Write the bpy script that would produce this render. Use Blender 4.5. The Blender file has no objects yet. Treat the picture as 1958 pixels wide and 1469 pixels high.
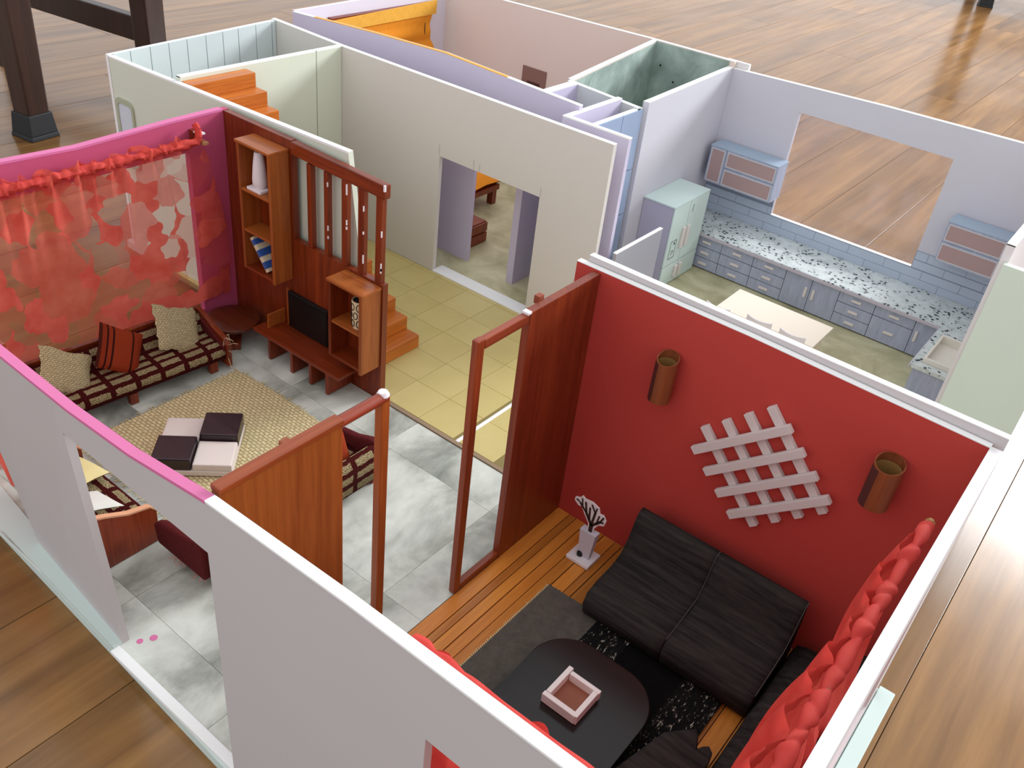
import bpy, bmesh, math, random
from mathutils import Vector, Matrix

# ------------------------------------------------------------------ camera, light
S = 0.25                       # metres per model unit (one unit = wall height of the model house)
scn = bpy.context.scene
col = scn.collection
CAM_F = 1740.2
CAM_C = (3.13807, -0.81956, 2.31597)
CAM_R = ((0.7798833, 0.61716857, 0.10433118), (0.42197614, -0.39530494, -0.81588611), (-0.46229663, 0.68032122, -0.56872213))
cd = bpy.data.cameras.new('camera'); cam = bpy.data.objects.new('camera', cd); col.objects.link(cam)
r = CAM_R
cam.matrix_world = Matrix(((r[0][0], -r[1][0], -r[2][0], CAM_C[0]*S), (r[0][1], -r[1][1], -r[2][1], CAM_C[1]*S),
                           (r[0][2], -r[1][2], -r[2][2], CAM_C[2]*S), (0, 0, 0, 1)))
cd.sensor_fit = 'HORIZONTAL'; cd.sensor_width = 36; cd.lens = 36*CAM_F/1958; cd.clip_start = .01
scn.camera = cam
w = bpy.data.worlds.new('room_light'); scn.world = w; w.use_nodes = True
bg = w.node_tree.nodes['Background']; bg.inputs[0].default_value = (.95, .965, 1.0, 1); bg.inputs[1].default_value = 1.08

def area(name, loc, target, sx, sy, power, colr):
    l = bpy.data.lights.new(name, 'AREA'); l.shape = 'RECTANGLE'; l.size = sx; l.size_y = sy; l.energy = power; l.color = colr
    o = bpy.data.objects.new(name, l); col.objects.link(o); o.location = loc
    o.rotation_euler = (Vector(target)-Vector(loc)).to_track_quat('-Z', 'Y').to_euler()
    return o
area('window_daylight', (1.7, 4.6, 2.05), (.6, .5, .1), 2.6, 1.25, 285, (.93, .97, 1.0))
scn.view_settings.view_transform = 'Standard'; scn.view_settings.look = 'None'
scn.view_settings.exposure = 0.0; scn.view_settings.gamma = 1.0; scn.view_settings.use_curve_mapping = False
rnd = random.Random(7)

# ------------------------------------------------------------------ material helpers
def lin(c):
    f = lambda v: v/12.92 if v <= .04045 else ((v+.055)/1.055)**2.4
    return tuple(f(v/255.) for v in c)+(1,)
class NT:
    def __init__(s, name, rough=.6, spec=.3, coat=0.):
        s.m = bpy.data.materials.new(name); s.m.use_nodes = True; s.t = s.m.node_tree
        s.b = s.t.nodes['Principled BSDF']; s.out = s.t.nodes['Material Output']
        s.b.inputs['Roughness'].default_value = rough; s.b.inputs['Specular IOR Level'].default_value = spec
        s.b.inputs['Coat Weight'].default_value = coat
    def n(s, typ, **kw):
        nd = s.t.nodes.new(typ)
        for k, v in kw.items():
            if k.startswith('_'): setattr(nd, k[1:], v)
            else: s.put(nd.inputs[k.replace('_', ' ')], v)
        return nd
    def put(s, sock, v):
        if hasattr(v, 'is_output'): s.t.links.new(v, sock)
        else: sock.default_value = v
    def vec(s, kind='Object', scale=(1, 1, 1), rot=(0, 0, 0), rand=0.):
        c = s.n('ShaderNodeTexCoord').outputs[kind]
        k = 1/S if kind == 'Object' else 1
        mp = s.n('ShaderNodeMapping', Vector=c, Scale=tuple(a*k for a in scale), Rotation=rot)
        o = mp.outputs[0]
        if rand:
            oi = s.n('ShaderNodeObjectInfo').outputs['Random']
            mu = s.n('ShaderNodeMath', _operation='MULTIPLY'); s.put(mu.inputs[0], oi); mu.inputs[1].default_value = rand
            ad = s.n('ShaderNodeVectorMath', _operation='ADD'); s.put(ad.inputs[0], o); s.put(ad.inputs[1], mu.outputs[0]); o = ad.outputs[0]
        return o
    def noise(s, v, scale, detail=4, rough=.55, dist=0.):
        return s.n('ShaderNodeTexNoise', Vector=v, Scale=scale, Detail=detail, Roughness=rough, Distortion=dist).outputs['Fac']
    def ramp(s, fac, stops, interp='LINEAR'):
        nd = s.n('ShaderNodeValToRGB', Fac=fac); cr = nd.color_ramp; cr.interpolation = interp
        while len(cr.elements) < len(stops): cr.elements.new(.5)
        for e, (p, c) in zip(cr.elements, stops): e.position = p; e.color = c if len(c) == 4 else lin(c)
        return nd.outputs['Color']
    def mix(s, fac, a, b, mode='MIX'):
        nd = s.n('ShaderNodeMix', _data_type='RGBA', _blend_type=mode); s.put(nd.inputs[0], fac); s.put(nd.inputs[6], a); s.put(nd.inputs[7], b); return nd.outputs[2]
    def math(s, op, a, b=0.):
        nd = s.n('ShaderNodeMath', _operation=op); s.put(nd.inputs[0], a); s.put(nd.inputs[1], b); return nd.outputs[0]
    def col(s, c): s.put(s.b.inputs['Base Color'], c if hasattr(c, 'is_output') else lin(c)); return s
    def bump(s, h, strength=.3, dist=.002):
        nd = s.n('ShaderNodeBump', Height=h, Strength=strength, Distance=dist); s.put(s.b.inputs['Normal'], nd.outputs[0]); return s
W4 = (1, 1, 1, 1); B4 = (0, 0, 0, 1)
def board(name, c, rough=.75, mott=.05):
    t = NT(name, rough, .2); v = t.vec()
    f = t.noise(v, 3, 4); k = 1-mott
    t.col(t.mix(f, lin(c), tuple(a*k for a in lin(c)[:3])+(1,))); t.bump(t.noise(v, 60, 2), .05, .001); return t.m
def wood(name, light, dark, axis='z', rough=.35, coat=.15, rand=0., fine=1., mid=.5):
    t = NT(name, rough, .4, coat); t.b.inputs['Coat Roughness'].default_value = .25
    sc = {'x': (.5, 9, 9), 'y': (9, .5, 9), 'z': (9, 9, .5)}[axis]
    v = t.vec(scale=tuple(a*fine for a in sc), rand=rand)
    f1 = t.noise(v, 1.6, 5, .6, .6); f2 = t.noise(v, 9, 3, .7)
    c = t.ramp(f1, [(.28, dark), (mid, tuple((a+b)/2 for a, b in zip(light, dark))), (.72, light)])
    c = t.mix(.45, c, t.ramp(f2, [(.3, dark), (.7, light)]))
    if rand:
        oi = t.n('ShaderNodeObjectInfo').outputs['Random']
        c = t.mix(1., c, t.ramp(oi, [(0, (205, 205, 205)), (1, (255, 255, 255))]), 'MULTIPLY')
    t.col(c); t.bump(f2, .12, .001); return t.m
def plain(name, c, rough=.5, spec=.4, coat=0.): return NT(name, rough, spec, coat).col(c).m

# ------------------------------------------------------------------ mesh helpers (all coordinates in model units)
class MB:
    def __init__(s): s.v = []; s.f = []; s.uv = []; s.has_uv = False
    def add(s, vs, fs, uvs=None):
        k = len(s.v); s.v += [tuple(p) for p in vs]
        for i, f in enumerate(fs):
            s.f.append([k+j for j in f]); s.uv.append(uvs[i] if uvs else None)
        if uvs: s.has_uv = True
        return s
    def hexa(s, p):  # 4 bottom + 4 top corners
        return s.add(p, [(3, 2, 1, 0), (4, 5, 6, 7), (0, 1, 5, 4), (1, 2, 6, 5), (2, 3, 7, 6), (3, 0, 4, 7)])
    def box(s, x0, x1, y0, y1, z0, z1):
        return s.hexa([(x0, y0, z0), (x1, y0, z0), (x1, y1, z0), (x0, y1, z0), (x0, y0, z1), (x1, y0, z1), (x1, y1, z1), (x0, y1, z1)])
    def obox(s, c, ax, ay, az):  # centre and three half-axis vectors
        c, ax, ay, az = map(Vector, (c, ax, ay, az))
        return s.hexa([c-ax-ay-az, c+ax-ay-az, c+ax+ay-az, c-ax+ay-az, c-ax-ay+az, c+ax-ay+az, c+ax+ay+az, c-ax+ay+az])
    def bar(s, a, b, w, h, up=(0, 0, 1)):
        a, b = Vector(a), Vector(b); d = (b-a); L = d.length; d.normalize()
        sd = d.cross(Vector(up)); sd.normalize(); u = sd.cross(d)
        return s.obox((a+b)/2, d*L/2, sd*w/2, u*h/2)
    def prism(s, poly, d):  # 3d polygon extruded along vector d
        n = len(poly); d = Vector(d); p = [Vector(q) for q in poly]
        return s.add(p+[q+d for q in p], [tuple(range(n-1, -1, -1)), tuple(range(n, 2*n))]+[(i, (i+1) % n, n+(i+1) % n, n+i) for i in range(n)])
    def cyl(s, a, b, r0, r1=None, n=16, caps=True):
        r1 = r0 if r1 is None else r1; a, b = Vector(a), Vector(b); d = (b-a).normalized()
        x = d.orthogonal().normalized(); y = d.cross(x)
        vs = []
        for p, rr in ((a, r0), (b, r1)):
            vs += [p+(x*math.cos(2*math.pi*i/n)+y*math.sin(2*math.pi*i/n))*rr for i in range(n)]
        fs = [(i, (i+1) % n, n+(i+1) % n, n+i) for i in range(n)]
        if caps: fs += [tuple(range(n-1, -1, -1)), tuple(range(n, 2*n))]
        return s.add(vs, fs)
    def lathe(s, c, prof, n=20):
        vs = []; m = len(prof)
        for rr, z in prof: vs += [(c[0]+rr*math.cos(2*math.pi*i/n), c[1]+rr*math.sin(2*math.pi*i/n), c[2]+z) for i in range(n)]
        fs = [(j*n+i, j*n+(i+1) % n, (j+1)*n+(i+1) % n, (j+1)*n+i) for j in range(m-1) for i in range(n)]
        return s.add(vs, fs+[tuple(range(n-1, -1, -1)), tuple((m-1)*n+i for i in range(n))])
    def tube(s, pts, r, n=8):
        for a, b in zip(pts, pts[1:]): s.cyl(a, b, r, r, n)
        return s
    def grid(s, fn, nu, nv, uvfn=None):
        vs = [fn(i/nu, j/nv) for j in range(nv+1) for i in range(nu+1)]; fs = []; uv = []
        g = uvfn or (lambda u, v: (u, v))
        for j in range(nv):
            for i in range(nu):
                fs.append((j*(nu+1)+i, j*(nu+1)+i+1, (j+1)*(nu+1)+i+1, (j+1)*(nu+1)+i))
                uv.append([g(i/nu, j/nv), g((i+1)/nu, j/nv), g((i+1)/nu, (j+1)/nv), g(i/nu, (j+1)/nv)])
        return s.add(vs, fs, uv)
    def sweep(s, prof, fn, l0, l1, nl=24, caps=True):  # closed profile [(d,z)] swept along l; fn(l,d,z)->xyz ; uv=(l, arc)
        n = len(prof); arc = [0.]
        for i in range(n): a, b = prof[i], prof[(i+1) % n]; arc.append(arc[-1]+math.hypot(a[0]-b[0], a[1]-b[1]))
        ls = [l0+(l1-l0)*k/nl for k in range(nl+1)]
        vs = [fn(l, *p) for l in ls for p in prof]; fs = []; uv = []
        for k in range(nl):
            for i in range(n):
                j = (i+1) % n; fs.append((k*n+i, k*n+j, (k+1)*n+j, (k+1)*n+i))
                uv.append([(ls[k], arc[i]), (ls[k], arc[i+1]), (ls[k+1], arc[i+1]), (ls[k+1], arc[i])])
        if caps:
            for k, rev in ((0, True), (nl, False)):
                idx = list(range(k*n, k*n+n)); q = [(p[0], p[1]) for p in prof]
                if rev: idx.reverse(); q.reverse()
                fs.append(tuple(idx)); uv.append(q)
        return s.add(vs, fs, uv)
    def build(s, name, mat, parent=None, origin=None, bevel=0., smooth=False, fix=True):
        if parent is not None: origin = parent['_org'] if '_org' in parent else (0, 0, 0)
        o3 = Vector(tuple(origin) if origin is not None else (0, 0, 0))
        me = bpy.data.meshes.new(name); me.from_pydata([(Vector(p)-o3)*S for p in s.v], [], s.f)
        if s.has_uv:
            ul = me.uv_layers.new(name='UVMap'); k = 0
            for f, u in zip(s.f, s.uv):
                for j in range(len(f)): ul.data[k].uv = u[j] if u else (0, 0); k += 1
        if bevel or fix or smooth:
            bm = bmesh.new(); bm.from_mesh(me)
            if fix: bmesh.ops.recalc_face_normals(bm, faces=bm.faces)
            if bevel: bmesh.ops.bevel(bm, geom=[e for e in bm.edges if len(e.link_faces) == 2 and e.calc_face_angle(0) > .6], offset=bevel*S, segments=2, profile=.6, affect='EDGES', clamp_overlap=True)
            if smooth:
                for f in bm.faces: f.smooth = True
                for e in bm.edges:
                    if len(e.link_faces) == 2 and e.calc_face_angle(0) > .75: e.smooth = False
            bm.to_mesh(me); bm.free()
        if mat: me.materials.append(mat)
        ob = bpy.data.objects.new(name, me); col.objects.link(ob)
        if parent is not None: ob.parent = parent
        else: ob.location = o3*S
        ob['_org'] = tuple(o3)
        return ob
def thing(name, label, cat, org=(0, 0, 0), group=None):
    o = bpy.data.objects.new(name, None); col.objects.link(o); o.location = Vector(org)*S; o['_org'] = tuple(float(a) for a in org)
    return tag(o, label, cat, group)
def tag(o, label, cat=None, group=None, kind=None):
    o['label'] = label
    if cat: o['category'] = cat
    if group: o['group'] = group
    if kind: o['kind'] = kind
    return o
def struct(name, mb, mat, label, origin=(0, 0, 0), **k):
    o = mb.build(name, mat, None, origin, **k); tag(o, label, kind='structure'); return o
def wall_mesh(axis, u0, u1, t0, t1, tops, holes=(), z0=0.):
    """upright board along x or y from u0 to u1, thickness t0..t1, top profile [(u,z)], rectangular openings (ua,ub,za,zb)"""
    def top(u):
        for (a, za), (b, zb) in zip(tops, tops[1:]):
            if u <= b: return za+(zb-za)*max(0, u-a)/(b-a)
        return tops[-1][1]
    br = sorted({u0, u1, *[u for u, _ in tops if u0 < u < u1], *[h[i] for h in holes for i in (0, 1)]}); mb = MB()
    def pt(u, t, z): return (u, t, z) if axis == 'x' else (t, u, z)
    for a, b in zip(br, br[1:]):
        cuts = sorted([(h[2], h[3]) for h in holes if h[0] < (a+b)/2 < h[1]]); lo = z0; segs = []
        for c0, c1 in cuts:
            if c0 > lo+1e-4: segs.append((lo, lo, c0, c0))
            lo = c1
        segs.append((lo, lo, top(a), top(b)))
        for la, lb, ta, tb in segs:
            mb.hexa([pt(a, t0, la), pt(b, t0, lb), pt(b, t1, lb), pt(a, t1, la), pt(a, t0, ta), pt(b, t0, tb), pt(b, t1, tb), pt(a, t1, ta)])
    return mb
def rot2(p, c, a): x, y = p[0]-c[0], p[1]-c[1]; return (c[0]+x*math.cos(a)-y*math.sin(a), c[1]+x*math.sin(a)+y*math.cos(a))

# ------------------------------------------------------------------ materials
WHITE = board('white_foam_board', (226, 222, 222)); GREYW = board('grey_white_board', (205, 200, 200)); EDGE = board('white_board_edge', (240, 240, 238), mott=.02)
CREAM = board('cream_board', (215, 220, 203)); HALLW = board('hall_wall_board', (217, 212, 206)); LAV = board('lavender_board', (208, 200, 222))
KITW = board('kitchen_wall_board', (208, 206, 214)); MINT = board('mint_board', (212, 224, 210)); BEIGE = board('blush_beige_board', (228, 209, 197))
RED = board('red_painted_board', (192, 70, 62), .6, .08); PINK = board('magenta_painted_board', (194, 84, 120), .55, .12); PINKE = plain('pink_paint_edge', (212, 112, 160), .5)
MINTB = board('mint_base_board', (206, 220, 214)); BLUEP = board('blue_print_panel', (160, 177, 205), .5, .2)
WOODR = wood('red_brown_stained_wood', (150, 62, 22), (84, 24, 8), 'z'); WOODRX = wood('red_brown_stained_wood_lengthwise', (150, 62, 22), (84, 24, 8), 'x')
WOODO = wood('orange_stained_wood', (178, 100, 44), (122, 54, 20), 'z'); WOODOY = wood('orange_stained_wood_tread', (216, 128, 44), (160, 78, 24), 'y')
WOODOX = wood('orange_stained_wood_top', (188, 108, 46), (134, 62, 22), 'x')
PANL = wood('light_panel_wood', (166, 90, 38), (122, 56, 20), 'z', fine=.8); PAND = wood('dark_panel_wood', (146, 62, 30), (96, 32, 14), 'z', fine=1.1)  # panel wood in a lighter and a darker tone
FRAMEW = wood('worn_stained_frame_wood', (168, 76, 36), (104, 38, 16), 'z')
DECK = wood('honey_deck_wood', (236, 158, 66), (186, 106, 38), 'y', .4, .1, rand=9.)
DARKW = wood('dark_stool_wood', (64, 38, 28), (34, 20, 15), 'z', .35, .1)
def laminate():
    t = NT('laminate_floor', .3, .5)
    v = t.vec(scale=(1, 1, 1), rand=11.); vs = t.vec(scale=(7, .35, 1), rand=11.); vg = t.vec(scale=(2.2, .22, 1), rand=23.)
    big = t.noise(vg, 1.6, 3, .6, .4); f = t.noise(vs, 1.4, 6, .65, .5); g = t.noise(vs, 7, 3, .7)
    c = t.ramp(f, [(.25, (114, 83, 45)), (.5, (153, 114, 65)), (.75, (181, 140, 85))])
    c = t.mix(t.math('MULTIPLY', g, .35), c, lin((116, 74, 42)))
    c = t.mix(1., c, t.ramp(big, [(.3, (200, 194, 188)), (.7, (255, 250, 244))]), 'MULTIPLY')
    oi = t.n('ShaderNodeObjectInfo').outputs['Random']
    c = t.mix(1., c, t.ramp(oi, [(0, (240, 237, 234)), (1, (255, 252, 248))]), 'MULTIPLY')
    t.col(c); t.put(t.b.inputs['Roughness'], t.ramp(t.noise(v, 1.3, 2), [(.3, (.16, .16, .16, 1)), (.7, (.24, .24, .24, 1))])); t.bump(g, .04, .001); return t.m
LAM = laminate()
def stone(name, stops, scale, detail=6, dist=.8, rough=.45, rand=0., sc=(1, 1, 1)):
    t = NT(name, rough, .4); v = t.vec(scale=sc, rand=rand)
    t.col(t.ramp(t.noise(v, scale, detail, .6, dist), stops)); return t.m
MARB = stone('grey_marble_print', [(.3, (112, 116, 108)), (.42, (158, 161, 151)), (.52, (194, 197, 187)), (.66, (220, 223, 213))], 4.2, 10, .35, .4, 5., (1, .6, 1))
KFLOOR = stone('olive_marble_print', [(.3, (160, 154, 116)), (.5, (190, 184, 146)), (.72, (216, 211, 176))], 4.5, 6, .7, .4)
TILE = stone('yellow_floor_tile', [(.3, (192, 174, 110)), (.7, (204, 186, 124))], 3, 3, .2, .42, 3.); GROUT = plain('tile_joint', (134, 118, 70), .7)
CONC = stone('concrete_print', [(.25, (122, 136, 128)), (.5, (160, 176, 168)), (.75, (192, 206, 197))], 5, 7, .5, .6)
def granite():
    t = NT('granite_print', .25, .5); v = t.vec()
    a = t.n('ShaderNodeTexVoronoi', Vector=v, Scale=42., Randomness=1.).outputs['Distance']
    b = t.noise(v, 16, 4, .7, .6); m = t.math('MULTIPLY', t.math('LESS_THAN', a, .34), t.math('GREATER_THAN', b, .5))
    c = t.ramp(b, [(.35, (214, 222, 220)), (.6, (190, 200, 198)), (.75, (120, 134, 134))])
    t.col(t.mix(m, c, lin((34, 42, 44)))); return t.m
GRAN = granite()
KCAB = stone('blue_grey_cabinet_print', [(.3, (156, 163, 184)), (.7, (180, 187, 206))], 9, 6, .3, .5, 0., (4, 4, .8)); KCABT = board('pale_blue_cabinet_top', (168, 186, 204), .5, .15)
HANDLE = plain('pale_handle', (226, 218, 214), .4); LINEK = plain('dark_joint', (52, 58, 74), .7)
FRIDGE = board('pale_mint_fridge', (206, 224, 218), .4, .04); FRIDGES = board('shaded_fridge_side', (186, 182, 200), .35, .06)  # fridge side darker and lavender: its shade is painted into the colour
BLACK = plain('black_screen', (16, 16, 16), .3, .5); INK = plain('black_ink', (28, 26, 26), .8)
def pane(name, tint, gloss, solid=0., solidc=(150, 130, 125)):
    t = NT(name); t.t.nodes.remove(t.b)
    tr = t.n('ShaderNodeBsdfTransparent', Color=tint); gl = t.n('ShaderNodeBsdfGlossy', Roughness=.08, Color=(1, 1, 1, 1))
    fr = t.n('ShaderNodeFresnel', IOR=1.45); m = t.n('ShaderNodeMixShader'); t.put(m.inputs[0], t.math('MULTIPLY', fr.outputs[0], gloss)); t.put(m.inputs[1], tr.outputs[0]); t.put(m.inputs[2], gl.outputs[0])
    o = m.outputs[0]
    if solid:
        df = t.n('ShaderNodeBsdfDiffuse', Color=lin(solidc)); m2 = t.n('ShaderNodeMixShader'); m2.inputs[0].default_value = solid
        t.put(m2.inputs[1], o); t.put(m2.inputs[2], df.outputs[0]); o = m2.outputs[0]
    t.put(t.out.inputs[0], o); return t.m
GLASS = pane('clear_acrylic', (.95, .93, .94, 1), 1.0); CABGLASS = pane('smoky_print_pane', (.55, .5, .52, 1), 1., .85, (188, 160, 158))
def cloth(name, c, vary=.12, bsc=70., sheen=.0):
    t = NT(name, .9, .1); v = t.vec(); f = t.noise(v, bsc, 3, .7)
    t.col(t.mix(f, lin(c), tuple(a*(1-vary*3) for a in lin(c)[:3])+(1,))); t.bump(f, .4, .002); return t.m
def plaid():
    t = NT('beige_and_maroon_plaid_weave', .95, .1); uv = t.vec('UV')
    nz = t.n('ShaderNodeTexNoise', Vector=uv, Scale=60., Detail=2.); jig = t.n('ShaderNodeVectorMath', _operation='MULTIPLY_ADD'); t.put(jig.inputs[0], nz.outputs['Color']); jig.inputs[1].default_value = (.012, .012, 0); t.put(jig.inputs[2], uv)
    br = t.n('ShaderNodeTexBrick', Vector=jig.outputs[0], Scale=1., Mortar_Size=.0115, Mortar_Smooth=.1, Brick_Width=.105, Row_Height=.052, Color1=lin((214, 196, 152)), Color2=lin((200, 182, 140)), Mortar=lin((96, 28, 26)))
    br.offset = 0.; br.squash = 1.
    wv = t.n('ShaderNodeTexVoronoi', Vector=uv, Scale=150., Randomness=.35).outputs['Distance']
    c = t.mix(1., br.outputs['Color'], t.ramp(wv, [(.1, (255, 255, 255)), (.7, (140, 130, 116))]), 'MULTIPLY')
    t.col(c); t.bump(wv, .8, .003).m; return t.m
PLAID = plaid(); MAROON = cloth('maroon_cloth', (98, 34, 36), .15)
def jute(name, c1, c2, s=1.):
    t = NT(name, .95, .1); uv = t.vec('UV')
    br = t.n('ShaderNodeTexBrick', Vector=uv, Scale=1., Mortar_Size=.0028*s, Mortar_Smooth=1., Brick_Width=.022*s, Row_Height=.0125*s, Color1=lin(c1), Color2=lin(tuple(a*.93 for a in c1)), Mortar=lin(c2)); br.offset = .5
    f = t.noise(uv, 120, 2); c = t.mix(1., br.outputs['Color'], t.ramp(f, [(.3, (205, 205, 205)), (.7, (255, 255, 255))]), 'MULTIPLY')
    t.col(c); t.bump(br.outputs['Fac'], -.9, .004); return t.m
JUTE = jute('woven_jute', (244, 228, 180), (170, 142, 90), 1.15); JUTEC = jute('coarse_jute_cushion', (222, 204, 160), (126, 104, 68), .6)
def striped():
    t = NT('rust_striped_cloth', .9, .1); uv = t.vec('UV', scale=(5.9, 5.9, 1)); sx = t.n('ShaderNodeSeparateXYZ', Vector=uv).outputs[0]
    c = t.ramp(sx, [(0, (70, 26, 18)), (.06, (130, 46, 24)), (.16, (52, 18, 14)), (.2, (140, 50, 26)), (.3, (56, 20, 14)), (.35, (146, 54, 28)), (.8, (60, 22, 16)), (.85, (140, 50, 26))], 'CONSTANT')
    t.col(c); t.bump(t.noise(uv, 60, 2), .3, .002); return t.m
STRIPE = striped()
def tweed():
    t = NT('black_and_white_tweed', .95, .1); v = t.vec(scale=(1, 1, 1)); a = t.noise(t.vec(scale=(3, 1, 1)), 45, 2, .8)
    t.col(t.ramp(a, [(.5, (20, 20, 20)), (.62, (44, 42, 38)), (.68, (196, 190, 174))])); t.bump(a, .5, .003); return t.m
TWEED = tweed(); GREYC = cloth('charcoal_grey_cloth', (104, 98, 90), .2, 40); BLACKC = cloth('black_velvet_cloth', (17, 16, 16), .2, 60)
def blacksofa():
    t = NT('ribbed_black_upholstery', .9, .15); v = t.vec(scale=(.5, 6, 6)); f = t.noise(v, 9, 4, .7)
    t.col(t.ramp(f, [(.3, (28, 26, 25)), (.7, (62, 58, 55))])); t.bump(f, .5, .003); return t.m
SOFAB = blacksofa()
TABLEB = stone('black_brown_table_top', [(.3, (20, 16, 15)), (.7, (32, 26, 24))], 3, 5, .3, .2, 0., (.4, 6, 6))
def coral(name, hole):
    t = NT(name, .7, .2); uv = t.vec('UV'); f = t.noise(uv, 9, 3, .6)
    c = t.ramp(f, [(.3, (218, 84, 72)), (.7, (236, 116, 100))]) if hole else t.ramp(f, [(.3, (208, 62, 56)), (.7, (226, 88, 78))]); t.col(c)
    tl = t.n('ShaderNodeBsdfTranslucent', Color=c); m = t.n('ShaderNodeMixShader'); m.inputs[0].default_value = .45 if hole else .3
    t.put(m.inputs[1], t.b.outputs[0]); t.put(m.inputs[2], tl.outputs[0]); o = m.outputs[0]
    if hole:
        nz = t.n('ShaderNodeTexNoise', Vector=uv, Scale=11., Detail=1.); jig = t.n('ShaderNodeVectorMath', _operation='MULTIPLY_ADD'); t.put(jig.inputs[0], nz.outputs['Color']); jig.inputs[1].default_value = (.12, .12, 0); t.put(jig.inputs[2], uv)
        vo = t.n('ShaderNodeTexVoronoi', Vector=jig.outputs[0], Scale=9.5).outputs['Color']
        sp = t.n('ShaderNodeSeparateColor', Color=vo)
        hol = t.math('LESS_THAN', sp.outputs[0], .40); dense = t.math('GREATER_THAN', sp.outputs[1], .55)
        vv = t.n('ShaderNodeSeparateXYZ', Vector=uv).outputs[1]; low = t.math('LESS_THAN', vv, .80)
        hol = t.math('MULTIPLY', hol, low)
        a = t.math('ADD', .70, t.math('MULTIPLY', dense, .26)); a = t.math('SUBTRACT', a, t.math('MULTIPLY', hol, .62)); a = t.math('MAXIMUM', a, .16)
        tr = t.n('ShaderNodeBsdfTransparent', Color=(1, .93, .91, 1)); m2 = t.n('ShaderNodeMixShader'); t.put(m2.inputs[0], a); t.put(m2.inputs[1], tr.outputs[0]); t.put(m2.inputs[2], o); o = m2.outputs[0]
    t.put(t.out.inputs[0], o); return t.m
SHEER = coral('coral_burnout_sheer', True); CORAL = coral('coral_gathered_cloth', False)
ORANGE = cloth('orange_cloth', (232, 146, 44), .05, 30); ORANGEL = cloth('golden_orange_valance', (240, 178, 74), .08, 20)
PAPERW = plain('white_paper', (232, 224, 226), .7); LATT = board('white_lattice_paint', (216, 206, 202), .6, .06); TREEB = plain('brown_tree_print', (54, 32, 22), .8)
CARDB = wood('brown_paper_tube', (150, 82, 44), (112, 54, 28), 'z', .5, 0.); CARDI = plain('tan_tube_inside', (150, 110, 58), .8)
CREAMT = board('cream_table_board', (244, 232, 212), .5, .06); TRAYW = board('white_tray_wood', (244, 238, 234), .5, .04); TRAYB = board('brown_tray_base', (150, 92, 72), .4, .15)
PLUM = wood('dark_plum_block', (52, 32, 38), (30, 20, 24), 'x', .3, .15); CTW = board('off_white_table_block', (226, 214, 206), .5, .06)

# ------------------------------------------------------------------ room floor
FZ = -.055
floor = struct('floor', MB().box(-12, 12, -6, 22, FZ-.06, FZ-.012), plain('floor_joint', (110, 76, 48), .8), 'brown laminate floor of the room around the model house')
PW = .45; PL = 6.1
pm = MB().box(.0015, PW-.0015, .0015, PL-.0015, FZ-.05, FZ).build('plank', LAM, None, (0, 0, 0), bevel=.0015); first = True
for i in range(-16, 17):
    off = ((i*37) % 10)/10*PL
    for j in range(-2, 5):
        y = j*PL-off+5.4
        if y > 21 or y+PL < -3 or abs(i) > 9 and y < 1 and i > 0: continue
        o = pm if first else pm.copy()
        if not first: col.objects.link(o)
        first = False; o.parent = floor; o.location = ((.035+i*PW)*S, y*S, 0)

# ------------------------------------------------------------------ model house base and floors
base = MB().prism([(-.06, .032, FZ), (1.85, -.037, FZ), (3.165, -.037, FZ), (3.165, 1.5, FZ), (-.06, 1.5, FZ)], (0, 0, -.012-FZ)).box(-1.0, 3.1, 1.5, 2.6, FZ, -.012).box(-1.08, 2.86, 2.6, 4.04, FZ, -.012)
struct('trim_base', base, MINTB, 'pale mint foam base board the model house stands on', bevel=.003)
struct('trim_front_strip', MB().prism([(-.06, .033, -.0115), (1.289, -.016, -.0115), (1.289, .03, -.0115), (-.03, .15, -.0115), (-.06, .15, -.0115)], (0, 0, .016)), MINTB, 'pale mint base strip left bare along the foot of the front wall')
struct('trim_sill', MB().box(3.118, 3.168, -.3, 1.5, -.012, .004), MINTB, 'narrow pale ledge along the outer foot of the window wall', bevel=.003)
struct('trim_threshold', MB().box(1.29, 1.868, -.03, .0, -.012, .004), EDGE, 'white doorstep strip in the front doorway', bevel=.002)
fl = struct('floor_living', MB().box(.0, 1.88, .0, 1.44, -.012, -.004), EDGE, 'grey and white marble print floor of the living room')
xs = [0, .06, .61, 1.16, 1.71, 1.88]; ys = [0, .14, .69, 1.24, 1.44]
for a, b in zip(xs, xs[1:]):
    for c, d in zip(ys, ys[1:]):
        MB().box(a+.0006, b-.0006, c+.0006, d-.0006, -.006, 0).build('marble_tile', MARB, fl)
for a, b, q in ((1.318, .05, .010), (1.336, .085, .012)): MB().lathe((a, b, .0003), [(q, 0), (q*.9, .0006)], 12).build('pink_paint_spot', PINKE, fl)
fh = struct('floor_hall', MB().box(-.78, 1.9, 1.45, 2.4995, -.012, -.003), GROUT, 'yellow tiled floor of the hall')
tm = MB().box(.0008, .1902, .0008, .1927, -.006, 0).build('floor_tile', TILE, fh, bevel=.0006)
first = True
for i in range(-5, 7):
    for j in range(0, 6):
        x = .183+.191*i; y = 1.468+.1935*j
        if x < -.9: continue
        if x > 1.3: x += .022
        if j == 5: continue
        o = tm if first else tm.copy()
        if not first: col.objects.link(o)
        first = False; o.parent = fh; o.location = (x*S, y*S, 0)
for i in range(-5, 7):
    x = .183+.191*i+(.022 if .183+.191*i > 1.3 else 0); MB().box(x+.0008, x+.1902, 2.4363, 2.4615, -.006, 0).build('cut_tile', TILE, fh)
struct('trim_hall_gap', MB().box(1.345, 1.362, 1.46, 2.45, -.006, .001), EDGE, 'thin white gap between two yellow tile sheets in the hall')
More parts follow.
